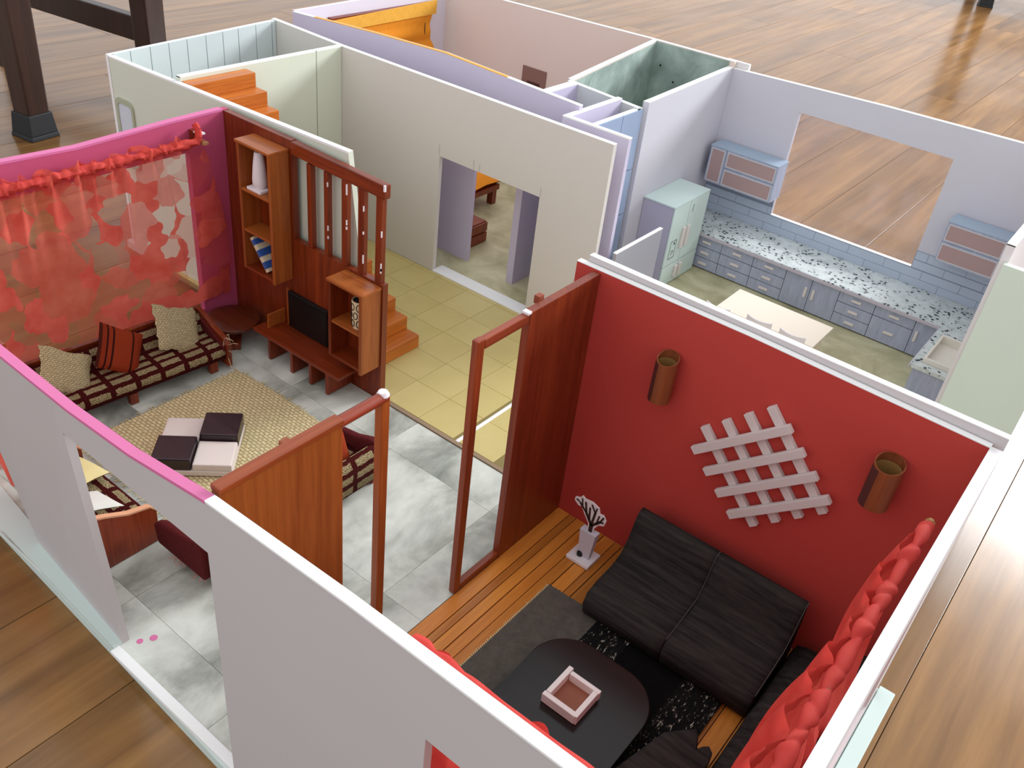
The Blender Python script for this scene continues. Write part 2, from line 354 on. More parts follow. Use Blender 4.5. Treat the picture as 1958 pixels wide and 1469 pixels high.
struct('trim_hall_edge', MB().box(.93, 1.87, 1.443, 1.462, -.004, .004), board('brown_card_edge', (150, 128, 104)), 'brown card edge between marble floor and hall tiles')
struct('trim_hall_threshold', MB().box(.3, .93, 2.462, 2.545, -.004, .006), EDGE, 'white threshold strip in the hall doorway')
struct('floor_bedroom', MB().box(-1.0, 1.05, 2.5, 3.98, -.012, 0), KFLOOR, 'olive marble print floor of the bedroom')
struct('floor_kitchen', MB().box(1.06, 2.8, 2.5, 3.98, -.012, 0).box(1.9, 3.09, 1.55, 2.5, -.012, 0), KFLOOR, 'olive marble print floor of the kitchen')
fr_ = struct('floor_red_room', MB().box(1.88, 3.085, 0, 1.44, -.012, -.003), plain('deck_joint', (60, 30, 12), .8), 'honey coloured plank floor of the red room')
x = 1.882
while x < 3.08:
    wd = rnd.choice([.042, .05, .055, .03, .06]); b = min(x+wd, 3.084)
    MB().box(x+.0015, b-.0015, 0, 1.44, -.01, rnd.uniform(.0, .003)).build('plank', DECK, fr_, bevel=.0015); x = b

# ------------------------------------------------------------------ walls
ft = [(-.03, .95), (.95, .94), (1.35, .932), (1.6, .945), (1.88, .985), (2.3, 1.004), (3.12, 1.012)]
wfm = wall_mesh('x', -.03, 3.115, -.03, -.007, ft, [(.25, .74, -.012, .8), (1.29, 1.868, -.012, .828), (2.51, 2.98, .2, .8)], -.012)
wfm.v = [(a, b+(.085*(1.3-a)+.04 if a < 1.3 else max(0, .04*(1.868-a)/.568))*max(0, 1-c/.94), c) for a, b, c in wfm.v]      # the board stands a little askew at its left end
wf = struct('wall_front', wfm, board('shaded_front_wall_board', (196, 191, 190)), 'white front wall board, tinted grey as shade, with doorway and two window openings')  # white board; the shade on its face is put into the grey colour
def edge(pts, t0, t1, mat, nm='painted_edge', h=.004, ax='x', par=None):
    mb = MB(); dr_ = .005 if mat in (PINKE,) else .0015; pts = [(pts[0][0]-.0004, pts[0][1])]+list(pts[1:-1])+[(pts[-1][0]+.0004, pts[-1][1])]
    for (a, za), (b, zb) in zip(pts, pts[1:]):
        f = (lambda u, t, z: (u, t, z)) if ax == 'x' else (lambda u, t, z: (t, u, z))
        mb.hexa([f(a, t0, za-dr_), f(b, t0, zb-dr_), f(b, t1, zb-dr_), f(a, t1, za-dr_), f(a, t0, za+h), f(b, t0, zb+h), f(b, t1, zb+h), f(a, t1, za+h)])
    return mb.build(nm, mat, par)
edge([(-.03, .95), (.95, .94), (1.35, .932), (1.6, .945), (1.88, .985)], -.0315, -.0055, PINKE, par=wf)
edge([(1.88, .985), (2.3, 1.004), (3.115, 1.012)], -.0315, -.0055, EDGE, par=wf)
wlm = wall_mesh('y', 0, 1.47, -.03, 0, [(0, .955), (.45, .975), (.8, .962), (1.2, .978), (1.44, .982)], [(.24, 1.265, .1, .84)])
wlm.v = [(a, b+(.18*(1-c/.96) if b < .1 else 0), c) for a, b, c in wlm.v]
wl = struct('wall_left', wlm, PINK, 'magenta wall board with a wide window behind the sheer curtain')
edge([(0, .955), (.45, .975), (.8, .962), (1.2, .978), (1.44, .982)], -.031, .001, PINKE, ax='y', par=wl)
wr = struct('wall_right', wall_mesh('y', -.03, 1.44, 3.085, 3.115, [(-.03, 1.0), (1.44, 1.0)], [(.25, 1.15, .25, .8)], -.012), WHITE, 'white end wall board behind the gathered coral curtain')
wred = struct('wall_red', wall_mesh('x', 1.792, 3.086, 1.44, 1.462, [(1.79, 1.008), (2.4, 1.01), (3.09, .995)]), RED, 'bright red wall board hung with lattice and tube lamps')
edge([(1.792, 1.008), (2.4, 1.01), (3.086, .995)], 1.4395, 1.4625, EDGE, 'board_edge', .001, par=wred)
wrb = struct('wall_red_back', wall_mesh('x', 1.82, 3.115, 1.466, 1.488, [(1.82, 1.03), (3.115, 1.024)]), GREYW, 'white board standing behind the red wall')
edge([(1.82, 1.03), (3.115, 1.024)], 1.4655, 1.4885, EDGE, 'board_edge', .001, par=wrb)
wsf = struct('wall_stair_front', MB().prism([(-.9, 1.49, 0), (.84, 1.49, 0), (.765, 1.49, .55), (.69, 1.49, 1.006), (-.9, 1.49, .966)], (0, .025, 0)), CREAM, 'cream board between the media wall and the staircase')
MB().hexa([(-.9, 1.4895, .96), (.69, 1.4895, 1.0), (.69, 1.5155, 1.0), (-.9, 1.5155, .96), (-.9, 1.4895, .968), (.69, 1.4895, 1.009), (.69, 1.5155, 1.009), (-.9, 1.5155, .968)]).build('board_edge', EDGE, wsf)
# rounded porthole window in that board
def rr(x0, x1, z0, z1, rad, n=6):
    out = []
    for cx, cz, a0 in ((x1-rad, z1-rad, 0), (x0+rad, z1-rad, 90), (x0+rad, z0+rad, 180), (x1-rad, z0+rad, 270)):
        out += [(cx+rad*math.cos(math.radians(a0+90*k/n)), cz+rad*math.sin(math.radians(a0+90*k/n))) for k in range(n+1)]
    return out
o_ = rr(-.885, -.745, .45, .79, .035); i_ = rr(-.868, -.762, .47, .765, .022); mb = MB(); n = len(o_)
mb.add([(a, 1.482, b) for a, b in o_]+[(a, 1.482, b) for a, b in i_]+[(a, 1.49, b) for a, b in o_]+[(a, 1.49, b) for a, b in i_],
       [(k, (k+1) % n, n+(k+1) % n, n+k) for k in range(n)]+[(k, 2*n+k, 2*n+(k+1) % n, (k+1) % n) for k in range(n)]+[(n+k, n+(k+1) % n, 3*n+(k+1) % n, 3*n+k) for k in range(n)])
wn = struct('window_1', mb, board('olive_window_frame', (176, 182, 158)), 'small rounded window with pale pane on the cream stair board')
MB().prism([(a, 1.486, b) for a, b in i_], (0, .003, 0)).build('pane', plain('pale_blue_pane', (208, 216, 226), .3), wn)
wsl = struct('wall_stair_left', wall_mesh('y', 1.49, 2.49, -.925, -.905, [(1.49, .97), (2.49, 1.01)]), EDGE, 'white planked board at the far end of the stairwell')
PLW = board('pale_plank_paper', (214, 222, 224), .7, .12)
ysn = [1.515, 1.60, 1.705, 1.807, 1.91, 2.02, 2.122, 2.218, 2.33, 2.435, 2.462]
for a, b in zip(ysn, ysn[1:]):
    za, zb = .97+.04*(a-1.49), .97+.04*(b-1.49)
    MB().hexa([(-.906, a+.002, .02), (-.896, a+.002, .02), (-.896, b-.002, .02), (-.906, b-.002, .02), (-.906, a+.002, za), (-.896, a+.002, za), (-.896, b-.002, zb), (-.906, b-.002, zb)]).build('plank', PLW, wsl)
MB().box(-.907, -.903, 1.51, 2.465, .02, .965).build('joint_backing', INK, wsl)
wh = struct('wall_hall', wall_mesh('x', -.93, 1.27, 2.463, 2.488, [(-.93, 1.012), (-.4, 1.0), (1.27, .998)], [(.305, .928, 0, .641)]), HALLW, 'long off-white hall wall board with a doorway')
edge([(-.93, 1.012), (-.4, 1.0), (1.27, .998)], 2.4625, 2.4885, EDGE, 'board_edge', .001, par=wh)
for xx, z0, z1 in ((.302, .645, .70), (.525, .645, .69), (.563, .645, .68), (.931, .645, .69)):
    MB().box(xx-.0008, xx+.0008, 2.4622, 2.463, z0, z1).build('pencil_mark', plain('pencil', (150, 150, 152), .8), wh)
wsi = struct('wall_stair_inner', MB().box(-.415, -.40, 1.52, 2.46, 0, .99), LINEK, 'cream board beside the stairs with an upright joint')
for a, b in ((1.516, 2.291), (2.296, 2.461)): MB().box(-.418, -.39, a, b, 0, 1.0).build('board', CREAM, wsi); MB().box(-.4185, -.3895, a, b, .996, 1.002).build('board_edge', EDGE, wsi)
wbf = struct('wall_bedroom_front', wall_mesh('x', -1.03, .93, 2.69, 2.715, [(-1.03, 1.0), (-.4, 1.035), (.1, 1.055), (.93, 1.025)], [(.35, .92, 0, .72)]), LAV, 'lavender bedroom wall board with paint drips along the top')
edge([(-1.03, 1.0), (-.4, 1.035), (.1, 1.055), (.93, 1.025)], 2.6895, 2.7155, EDGE, 'board_edge', .001, par=wbf)
edge([(-.85, 1.011), (-.4, 1.036), (.1, 1.056), (.5, 1.042)], 2.689, 2.7075, plain('orange_paint', (240, 170, 70), .5), 'orange_paint_edge', .002, par=wbf)
wc = struct('wall_closet_left', MB().box(.64, .682, 2.672, 3.034, 0, .715).box(.64, .682, 2.7165, 3.034, .715, 1.0), LAV, 'lavender closet side board beside the bedroom doorway'); MB().box(.6395, .6825, 2.7165, 3.0338, .997, 1.003).build('board_edge', EDGE, wc)
wc = struct('wall_closet_right', MB().box(.92, .945, 2.6, 3.034, 0, 1.0), LAV, 'lavender closet divider board behind the hall wall'); MB().box(.9195, .9455, 2.6008, 3.034, .997, 1.003).build('board_edge', EDGE, wc)
wc = struct('wall_corridor', MB().box(.92, 1.275, 2.575, 2.6, 0, 1.0), LAV, 'short lavender board at the end of the hall wall'); MB().box(.9195, 1.2755, 2.5745, 2.6005, .997, 1.003).build('board_edge', EDGE, wc)
wc = struct('wall_bath_front', wall_mesh('x', .62, 1.04, 3.035, 3.06, [(.62, 1.0), (1.04, .98)]), board('pale_grey_green_board', (208, 214, 210)), 'pale grey board between closet and concrete bathroom'); edge([(.62, 1.0), (1.04, .98)], 3.0345, 3.0605, EDGE, 'board_edge', .001, par=wc)
wb = struct('wall_blue_panel', MB().box(1.02, 1.04, 2.6, 3.08, 0, .975), EDGE, 'board faced with pale blue panels beside the kitchen')
for a, b in ((2.605, 2.895), (2.9, 3.078)):
    for z0, z1 in ((.02, .18), (.185, .425), (.43, .665), (.67, .97)): MB().box(1.036, 1.046, a, b, z0+.001, z1-.001).build('panel', BLUEP, wb)
wkl = struct('wall_kitchen_left', wall_mesh('y', 3.1, 3.9795, 1.03, 1.06, [(3.1, 1.0), (3.9795, 1.03)]), KITW, 'pale lavender kitchen side wall above the fridge')
edge([(3.1, 1.0), (3.9785, 1.03)], 1.0295, 1.0605, EDGE, 'board_edge', .001, 'y', wkl)
wbl = struct('wall_bath_left', MB().hexa([(.605, 3.06, 0), (.63, 3.06, 0), (.565, 3.98, 0), (.54, 3.98, 0), (.605, 3.06, 1.0), (.63, 3.06, 1.0), (.565, 3.98, 1.052), (.54, 3.98, 1.052)]), BEIGE, 'board between blush bedroom and concrete bathroom')
MB().hexa([(.6045, 3.06, .997), (.6305, 3.06, .997), (.5655, 3.98, 1.05), (.5395, 3.98, 1.05), (.6045, 3.06, 1.003), (.6305, 3.06, 1.003), (.5655, 3.98, 1.055), (.5395, 3.98, 1.055)]).build('board_edge', EDGE, wbl)
MB().hexa([(.630, 3.062, 0), (.634, 3.062, 0), (.569, 3.978, 0), (.565, 3.978, 0), (.630, 3.062, .99), (.634, 3.062, .99), (.569, 3.978, 1.045), (.565, 3.978, 1.045)]).build('concrete_lining', CONC, wbl)
wk = struct('wall_back', wall_mesh('x', -1.06, 1.06, 3.98, 4.006, [(-1.06, 1.018), (-.5, 1.03), (.54, 1.055), (1.06, 1.06)]), BEIGE, 'blush beige back wall board of the bedroom')
MB().box(1.0, 1.135, 4.0075, 4.03, 0, 1.058).build('end_board', WHITE, wk)
edge([(-1.06, 1.018), (-.5, 1.03), (.54, 1.055), (1.06, 1.06)], 3.9795, 4.0062, EDGE, 'board_edge', .001, par=wk)
MB().hexa([(.566, 3.974, 0), (1.03, 3.974, 0), (1.03, 3.98, 0), (.566, 3.98, 0), (.566, 3.974, 1.05), (1.03, 3.974, 1.055), (1.03, 3.98, 1.055), (.566, 3.98, 1.05)]).build('concrete_lining', CONC, wk)
MB().box(1.024, 1.03, 3.1, 3.974, 0, 1.0).build('concrete_lining', CONC, wkl)
for xx, yy, zz in ((.62, 3.972, .93), (.72, 3.972, .86), (.86, 3.972, .9), (.95, 3.972, .83), (.8, 3.972, .75)):
    MB().cyl((xx, yy, zz), (xx, 3.975, zz), .006, .006, 10).build('tie_hole', INK, wk)
wkb = struct('wall_kitchen_back', wall_mesh('x', 1.0605, 2.83, 3.98, 4.005, [(1.06, 1.025), (1.9, 1.055), (2.83, 1.072)], [(1.488, 2.3, .315, .905)]), KITW, 'pale lavender kitchen wall board with a big square window')
edge([(1.061, 1.025), (1.9, 1.055), (2.83, 1.072)], 3.9795, 4.0055, EDGE, 'board_edge', .001, par=wkb)
MB().box(1.488, 2.3, 3.9785, 4.0055, .311, .317).build('window_ledge', EDGE, wkb)
wi = struct('window_2', MB().box(1.488, 2.3, 3.99, 3.994, .315, .905), GLASS, 'clear acrylic pane in the kitchen window opening')
BST = board('pale_blue_splash_tile', (188, 200, 216), .4, .1)
MB().box(1.065, 2.795, 3.9755, 3.981, .215, .315).box(1.065, 1.488, 3.9755, 3.981, .315, .385).box(2.3, 2.795, 3.9755, 3.981, .315, .41).build('tile_joint_backing', board('grey_joint', (140, 150, 166)), wkb)
for rw, (z0, z1) in enumerate(((.22, .265), (.265, .313), (.317, .362), (.364, .41))):
    x = 1.065-(.1 if rw % 2 else 0)
    while x < 2.79:
        a, b = max(x, 1.065), min(x+.2, 2.795); x += .2
        if z1 > .314: b = min(b, 1.487) if a < 1.487 else b; a = a if b <= 1.488 else max(a, 2.302)
        if rw == 3 and b < 1.5: continue
        if b-a > .02: MB().box(a+.001, b-.001, 3.973, 3.978, z0+.001, z1-.001).build('splash_tile', BST, wkb)
struct('wall_bedroom_left', wall_mesh('y', 2.715, 3.98, -1.06, -1.03, [(2.7, 1.0), (3.98, 1.018)], [(2.98, 3.7, .35, .8)]), board('pale_lilac_board', (222, 216, 226)), 'pale lilac bedroom wall board behind the orange blind')
wkr = struct('wall_kitchen_right', MB().box(2.8, 2.83, 2.712, 3.98, 0, 1.05), board('blush_white_board', (226, 218, 220)), 'white kitchen end wall board beside the sink'); MB().box(2.7995, 2.8305, 2.712, 3.98, 1.046, 1.053).build('board_edge', EDGE, wkr)
struct('wall_kitchen_front', MB().box(2.82, 3.1, 2.68, 2.71, 0, .985), MINT, 'mint green board standing behind the red wall corner')
wlo = struct('wall_low', MB().box(1.325, 1.342, 2.53, 2.95, 0, .487), board('grey_low_board', (168, 168, 178), .4), 'low grey partition board with white top edge beside the fridge'); MB().box(1.3245, 1.3425, 2.5295, 2.9505, .487, .4915).build('board_edge', EDGE, wlo)

# ------------------------------------------------------------------ media wall and its furniture
t = thing('media_wall', 'red-brown wooden screen wall with open upright slats beside the stairs', 'screen', (.45, 1.45, 0))
MB().box(.0, .42, 1.442, 1.47, 0, .98).build('tall_panel', WOODR, t); MB().box(.42, .938, 1.442, 1.47, 0, .553).build('lower_panel', WOODR, t)
MB().hexa([(.42, 1.438, .925), (.938, 1.438, .912), (.938, 1.47, .912), (.42, 1.47, .925), (.42, 1.438, .978), (.938, 1.438, .968), (.938, 1.47, .968), (.42, 1.47, .978)]).build('top_rail', WOODRX, t, bevel=.004)
for a, b in ((.504, .53), (.602, .625), (.702, .731), (.793, .824), (.889, .922)):
    sl = MB().box(a, b, 1.443, 1.468, .553, .915).build('slat', WOODR, t, bevel=.003)
    if a > .6:
        mb = MB()
        for k in range(3):
            zz = rnd.uniform(.58, .88); mb.box(b-.0025-rnd.random()*.002, b+.0006, 1.4424, 1.447, zz, zz+rnd.uniform(.01, .045))
        mb.build('worn_edge', PAPERW, sl)
MB().box(.368, .383, 1.43, 1.442, .124, .31).build('batten', WOODO, t, bevel=.002)
MB().box(.931, .9385, 1.4372, 1.445, .945, .9685).build('chipped_corner', PAPERW, t)
t = thing('wall_bookcase', 'tall narrow orange-brown bookcase with three open shelves on the media wall', 'bookcase', (.3, 1.39, .37))
MB().box(.205, .22, 1.342, 1.441, .372, .938).build('side_panel', WOODO, t, bevel=.003); MB().box(.39, .405, 1.342, 1.441, .362, .938).build('side_panel', WOODO, t, bevel=.003)
MB().box(.198, .407, 1.338, 1.441, .932, .944).build('top_panel', WOODOX, t, bevel=.003); MB().box(.22, .39, 1.342, 1.441, .372, .384).build('bottom_panel', WOODRX, t, bevel=.003)
for z in (.738, .556): MB().box(.22, .39, 1.344, 1.441, z-.006, z+.006).build('shelf', WOODOX, t, bevel=.002)
MB().box(.22, .39, 1.434, 1.441, .384, .932).build('back_panel', WOODR, t)
t = thing('white_vase', 'white tapered vase on a square foot in the top shelf of the bookcase', 'vase', (.31, 1.385, .744))
MB().box(.246, .33, 1.350, 1.416, .7445, .756).build('foot', PAPERW, t, bevel=.002); MB().lathe((.288, 1.386, .756), [(.022, 0), (.03, .012), (.031, .035), (.026, .09), (.02, .135), (.017, .15)], 14).build('body', PAPERW, t, smooth=True)
t = thing('leaning_book', 'pale book with blue blocks leaning in the lowest shelf of the bookcase', 'book', (.28, 1.39, .385))
a = math.radians(38); ux, uz = math.sin(a), math.cos(a); cx, cz = .285, .466
def bk(l, h, y): return (cx+l*uz*-1*0+l*-ux*0+h*-ux+l*uz, y, cz+h*uz+l*ux)
mb = MB(); mb.hexa([bk(-.012, -.09, 1.36), bk(.012, -.09, 1.36), bk(.012, -.09, 1.43), bk(-.012, -.09, 1.43), bk(-.012, .07, 1.36), bk(.012, .07, 1.36), bk(.012, .07, 1.43), bk(-.012, .07, 1.43)])
mb.build('cover', board('cream_book_paper', (222, 210, 180)), t)
for h0, h1 in ((-.075, -.045), (-.02, .01), (.035, .058)):
    MB().hexa([bk(.0122, h0, 1.357), bk(.014, h0, 1.357), bk(.014, h0, 1.425), bk(.0122, h0, 1.425), bk(.0122, h1, 1.357), bk(.014, h1, 1.357), bk(.014, h1, 1.425), bk(.0122, h1, 1.425)]).build('blue_block', plain('blue_print', (52, 92, 168), .5), t)
    MB().hexa([bk(-.008, h0, 1.358), bk(.010, h0, 1.358), bk(.010, h0, 1.3595), bk(-.008, h0, 1.3595), bk(-.008, h1, 1.358), bk(.010, h1, 1.358), bk(.010, h1, 1.3595), bk(-.008, h1, 1.3595)]).build('blue_block', plain('blue_print', (52, 92, 168), .5), t)
t = thing('media_bench', 'low red-brown bench under the television standing on plank legs', 'bench', (.55, 1.37, 0))
MB().box(.29, .835, 1.30, 1.441, .108, .123).build('bench_top', WOODRX, t, bevel=.003)
for xx in (.385, .53, .65, .752): MB().box(xx, xx+.016, 1.303, 1.441, .004, .108).build('leg', WOODR, t, bevel=.002)
MB().box(.335, .345, 1.345, 1.441, .123, .19).build('divider', WOODOX, t, bevel=.002)
t = thing('television', 'flat black television leaning against the media wall above the bench', 'television', (.51, 1.43, .124))
MB().box(.385, .63, 1.424, 1.4405, .124, .30).build('casing', plain('black_plastic', (20, 20, 20), .5), t, bevel=.002); MB().box(.392, .623, 1.422, 1.4245, .131, .293).build('screen', BLACK, t)
t = thing('side_cabinet', 'two-compartment orange-brown open cabinet at the end of the media wall', 'cabinet', (.84, 1.39, .17))
MB().box(.735, .75, 1.338, 1.441, .178, .533).build('side_panel', WOODR, t, bevel=.003); MB().box(.915, .931, 1.334, 1.441, .168, .533).build('side_panel', WOODO, t, bevel=.003)
MB().box(.73, .934, 1.332, 1.441, .53, .543).build('top_panel', WOODOX, t, bevel=.003); MB().box(.75, .915, 1.34, 1.441, .178, .19).build('bottom_panel', WOODRX, t, bevel=.002)
MB().box(.75, .915, 1.342, 1.441, .343, .355).build('shelf', WOODOX, t, bevel=.002); MB().box(.75, .915, 1.435, 1.441, .19, .53).build('back_panel', WOODR, t)
t = thing('patterned_vase', 'cream vase with black loops in the cabinet by the stairs', 'vase', (.865, 1.39, .356))
MB().lathe((.865, 1.388, .3555), [(.028, 0), (.03, .02), (.032, .12), (.031, .125), (.026, .122)], 18).build('body', board('cream_glaze', (226, 206, 168)), t, smooth=True)
for rw in range(3):
    for k in range(7):
        an = 2*math.pi*(k+.5*(rw % 2))/7; pts = []
        for q in range(11):
            b = 2*math.pi*q/10; da = .3*math.cos(b); z = .3555+.026+rw*.037+.016*math.sin(b); R_ = .0305+.0016*(z-.3755)/.1+.0008
            pts.append((.865+R_*math.cos(an+da), 1.388+R_*math.sin(an+da), z))
        MB().tube(pts, .0016, 5).build('loop', INK, t)
MB().lathe((.865, 1.388, .4775), [(.026, 0), (.026, .002)], 16).build('dark_rim', INK, t)

# ------------------------------------------------------------------ stairs
t = thing('staircase', 'orange-stained wooden staircase climbing behind the media wall', 'stairs', (.2, 1.68, 0))
NS = 15; rise = .0655; run = .0775
for i in range(NS):
    x1 = .765-i*run; z1 = (i+1)*rise
    if x1 < -.3: x1 = max(x1, -.36)
    MB().box(max(-.39, x1-run-.02) if i < NS-1 else -.39, x1, 1.52, 1.865, max(.001, z1-rise+.0), z1).build('step', WOODOY, t, bevel=.003)
st = [(.69, 1.86, .002)]+[(.69-i*run*1.0, 1.86, (i)*rise) for i in range(1, NS)]+[(-.38, 1.86, .85), (-.38, 1.86, .7), (.55, 1.86, .002)]
MB().prism(st, (0, -.012, 0)).build('stringer', WOODR, t)

# ------------------------------------------------------------------ wooden partitions
t = thing('screen_panel', 'dark red-brown screen panel with open frame against the red wall', 'screen', (1.87, 1.15, 0))
MB().box(1.858, 1.886, 1.075, 1.4385, .004, 1.0).build('panel', PAND, t, bevel=.003); MB().box(1.86, 1.884, .842, .872, .004, .998).build('post', FRAMEW, t, bevel=.004)
MB().box(1.86, 1.884, .872, 1.075, .963, .995).build('top_rail', wood('worn_rail_wood', (176, 84, 50), (110, 42, 22), 'y'), t, bevel=.004); MB().box(1.86, 1.884, .872, 1.075, .004, .03).build('bottom_rail', wood('bottom_rail_wood', (150, 66, 30), (96, 36, 16), 'y'), t, bevel=.003)
MB().box(1.838, 1.858, 1.15, 1.175, .985, 1.012).build('stop_block', FRAMEW, t, bevel=.002); MB().box(1.862, 1.886, 1.062, 1.08, .995, 1.004).build('chipped_corner', PAPERW, t, bevel=.002)
t = thing('screen_panel', 'lighter orange-brown screen panel with open frame against the front wall', 'screen', (1.87, .25, 0))
MB().box(1.856, 1.884, .002, .348, .004, .992).build('panel', PANL, t, bevel=.003); MB().box(1.854, 1.888, .002, .35, .985, 1.0).build('cap_rail', wood('cap_rail_wood', (168, 82, 38), (120, 50, 20), 'y'), t, bevel=.003)
MB().box(1.858, 1.884, .478, .506, .004, .99).build('post', wood('orange_post_wood', (184, 96, 40), (124, 54, 20), 'z'), t, bevel=.004)
MB().cyl((1.871, .345, .985), (1.871, .5, .985), .0155, .0155, 12).build('top_rail', wood('worn_round_rail_wood', (166, 70, 44), (112, 42, 24), 'y'), t, smooth=True); MB().lathe((1.871, .493, .985), [(.014, 0), (.017, .008), (.012, .018)], 12).build('white_cap', PAPERW, t, smooth=True)
MB().box(1.832, 1.856, .2, .225, .965, .99).build('stop_block', wood('stop_wood', (170, 92, 44), (126, 60, 24), 'z'), t, bevel=.003)

# ------------------------------------------------------------------ living room seats
def frame2(ox, oy, ang):   # l along the seat, d from back to front
    ca, sa = math.cos(ang), math.sin(ang)
    return lambda l, d, z: (ox+l*ca-d*sa, oy+l*sa+d*ca, z)
def cushion(mb, c, ux, uy, uz, w_, h_, th, n=10, ragged=0., p=3.):
    c, ux, uy, uz = Vector(c), Vector(ux).normalized(), Vector(uy).normalized(), Vector(uz).normalized()
    rg = random.Random(int(abs(c.x*7919+c.y*104729)*1000)); jit = {}
    for sgn in (1, -1):
        def fn(u, v):
            a, b = 2*u-1, 2*v-1; puff = max(0, (1-abs(a)**p)*(1-abs(b)**p))**.5
            k = (round(u*n), round(v*n)); e = 0.
            if ragged and (k[0] in (0, n) or k[1] in (0, n)): e = jit.setdefault(k, rg.uniform(-ragged, ragged))
            pin = 1-.05*(1-abs(a))*abs(b)**4; pin2 = 1-.05*(1-abs(b))*abs(a)**4
            return c+ux*(a*w_/2*pin2+e)+uy*(b*h_/2*pin+e)+uz*(sgn*th/2*(puff+.06))
        mb.grid(fn, n, n, (lambda u, v: (u*w_, v*h_)))
    return mb
def soft(o):
    for pl in o.data.polygons: pl.use_smooth = True
    return o
PROF = [(.0, .055), (.0, .15), (.004, .175), (.018, .192), (.04, .19), (.058, .168), (.075, .138), (.095, .122), (.16, .12), (.22, .122), (.252, .114), (.266, .09), (.262, .06), (.24, .05)]
# long sofa beneath the window
fA = frame2(.106, 1.165, math.radians(-90-5)); L = .84      # l runs towards -Y, d towards +X
fA2 = lambda l, d, z: fA(l, d*.87, z)
t = thing('plaid_sofa', 'beige and maroon plaid sofa standing under the sheer curtain window', 'sofa', (.2, .75, 0))
soft(MB().sweep(PROF, fA2, .025, L-.025, 28).build('seat_and_back', PLAID, t))
def arm_poly(d1=.275): return [(.0, .02), (d1, .02), (d1+.005, .13), (d1-.03, .155), (.16, .168), (.08, .195), (.0, .212)]
for l0 in (0., L-.022):
    ap = arm_poly(); mb = MB(); mb.prism([fA2(l0, d, z) for d, z in ap], Vector(fA2(l0+.022, 0, 0))-Vector(fA2(l0, 0, 0))); mb.build('arm', WOODRX, t, bevel=.004)
    l2 = l0+.022 if l0 < .1 else l0-.012
    mb = MB(); mb.prism([fA2(l2, d, z) for d, z in [(.06, .06), (.262, .06), (.262, .12), (.15, .158), (.07, .18)]], Vector(fA2(l2+.012, 0, 0))-Vector(fA2(l2, 0, 0))); mb.build('arm_lining', MAROON, t, bevel=.004)
MB().prism([fA2(.0, d, z) for d, z in [(-.012, .185), (.012, .185), (.012, .205), (-.012, .205)]], Vector(fA2(L, 0, 0))-Vector(fA2(0, 0, 0))).build('back_rail', WOODRX, t, bevel=.003)
for l in (.06, .42, L-.08):
    for d in (.03, .225): MB().prism([fA2(l, d, .003), fA2(l+.035, d, .003), fA2(l+.035, d+.03, .003), fA2(l, d+.03, .003)], (0, 0, .05)).build('leg', WOODR, t, bevel=.002)
mb = MB(); rg = random.Random(3)
for k in range(26):
    p0 = Vector(fA2(rg.uniform(-.012, .03), rg.uniform(.235, .285), rg.uniform(.06, .165))); d_ = Vector((rg.uniform(-.02, .035), rg.uniform(-.03, .03), rg.uniform(-.04, .01)))
    mb.tube([p0, p0+d_*.5+Vector((0, 0, .006)), p0+d_], .0012, 4)
tag(mb.build('loose_threads', plain('pale_thread', (206, 186, 150), .9), t), 'loose pale threads', kind='stuff')
t = soft(cushion(MB(), (.185, 1.0, .19), (.02, .187, -.085), (-.085, .04, .14), (.85, .15, .5), .205, .19, .03, 12, .006).build('jute_cushion', JUTEC, None, (.185, 1.0, .12))); tag(t, 'square jute cushion standing upright at the arm end of the window sofa', 'cushion')
t = soft(cushion(MB(), (.185, .735, .2), (.03, .149, -.105), (-.07, .085, .13), (.9, .05, .42), .19, .178, .045, 12).build('rust_striped_cushion', STRIPE, None, (.19, .735, .12))); tag(t, 'rust red striped cushion tilted in the middle of the window sofa', 'cushion')
t = soft(cushion(MB(), (.165, .52, .185), (.03, .165, -.11), (-.08, .065, .125), (.9, .05, .42), .21, .17, .03, 12, .005).build('jute_cushion', JUTEC, None, (.16, .53, .12))); tag(t, 'square jute cushion half hidden by the pink-edged front wall', 'cushion')
# round side table beside the sofa
t = thing('round_side_table', 'dark round wooden side table in the corner beside the window sofa', 'side table', (.13, 1.3, 0))
MB().lathe((.16, 1.292, .1), [(.115, 0), (.118, .005), (.118, .013), (.113, .016)], 30).build('table_top', wood('dark_table_wood', (110, 48, 20), (66, 22, 10), 'x'), t, smooth=True)
MB().prism([(.07, 1.3, .003), (.2, 1.2, .003), (.25, 1.26, .003), (.12, 1.37, .003)], (0, 0, .03)).build('foot', PAND, t, bevel=.003); MB().cyl((.16, 1.285, .03), (.16, 1.285, .1), .025, .025, 12).build('stem', PAND, t)
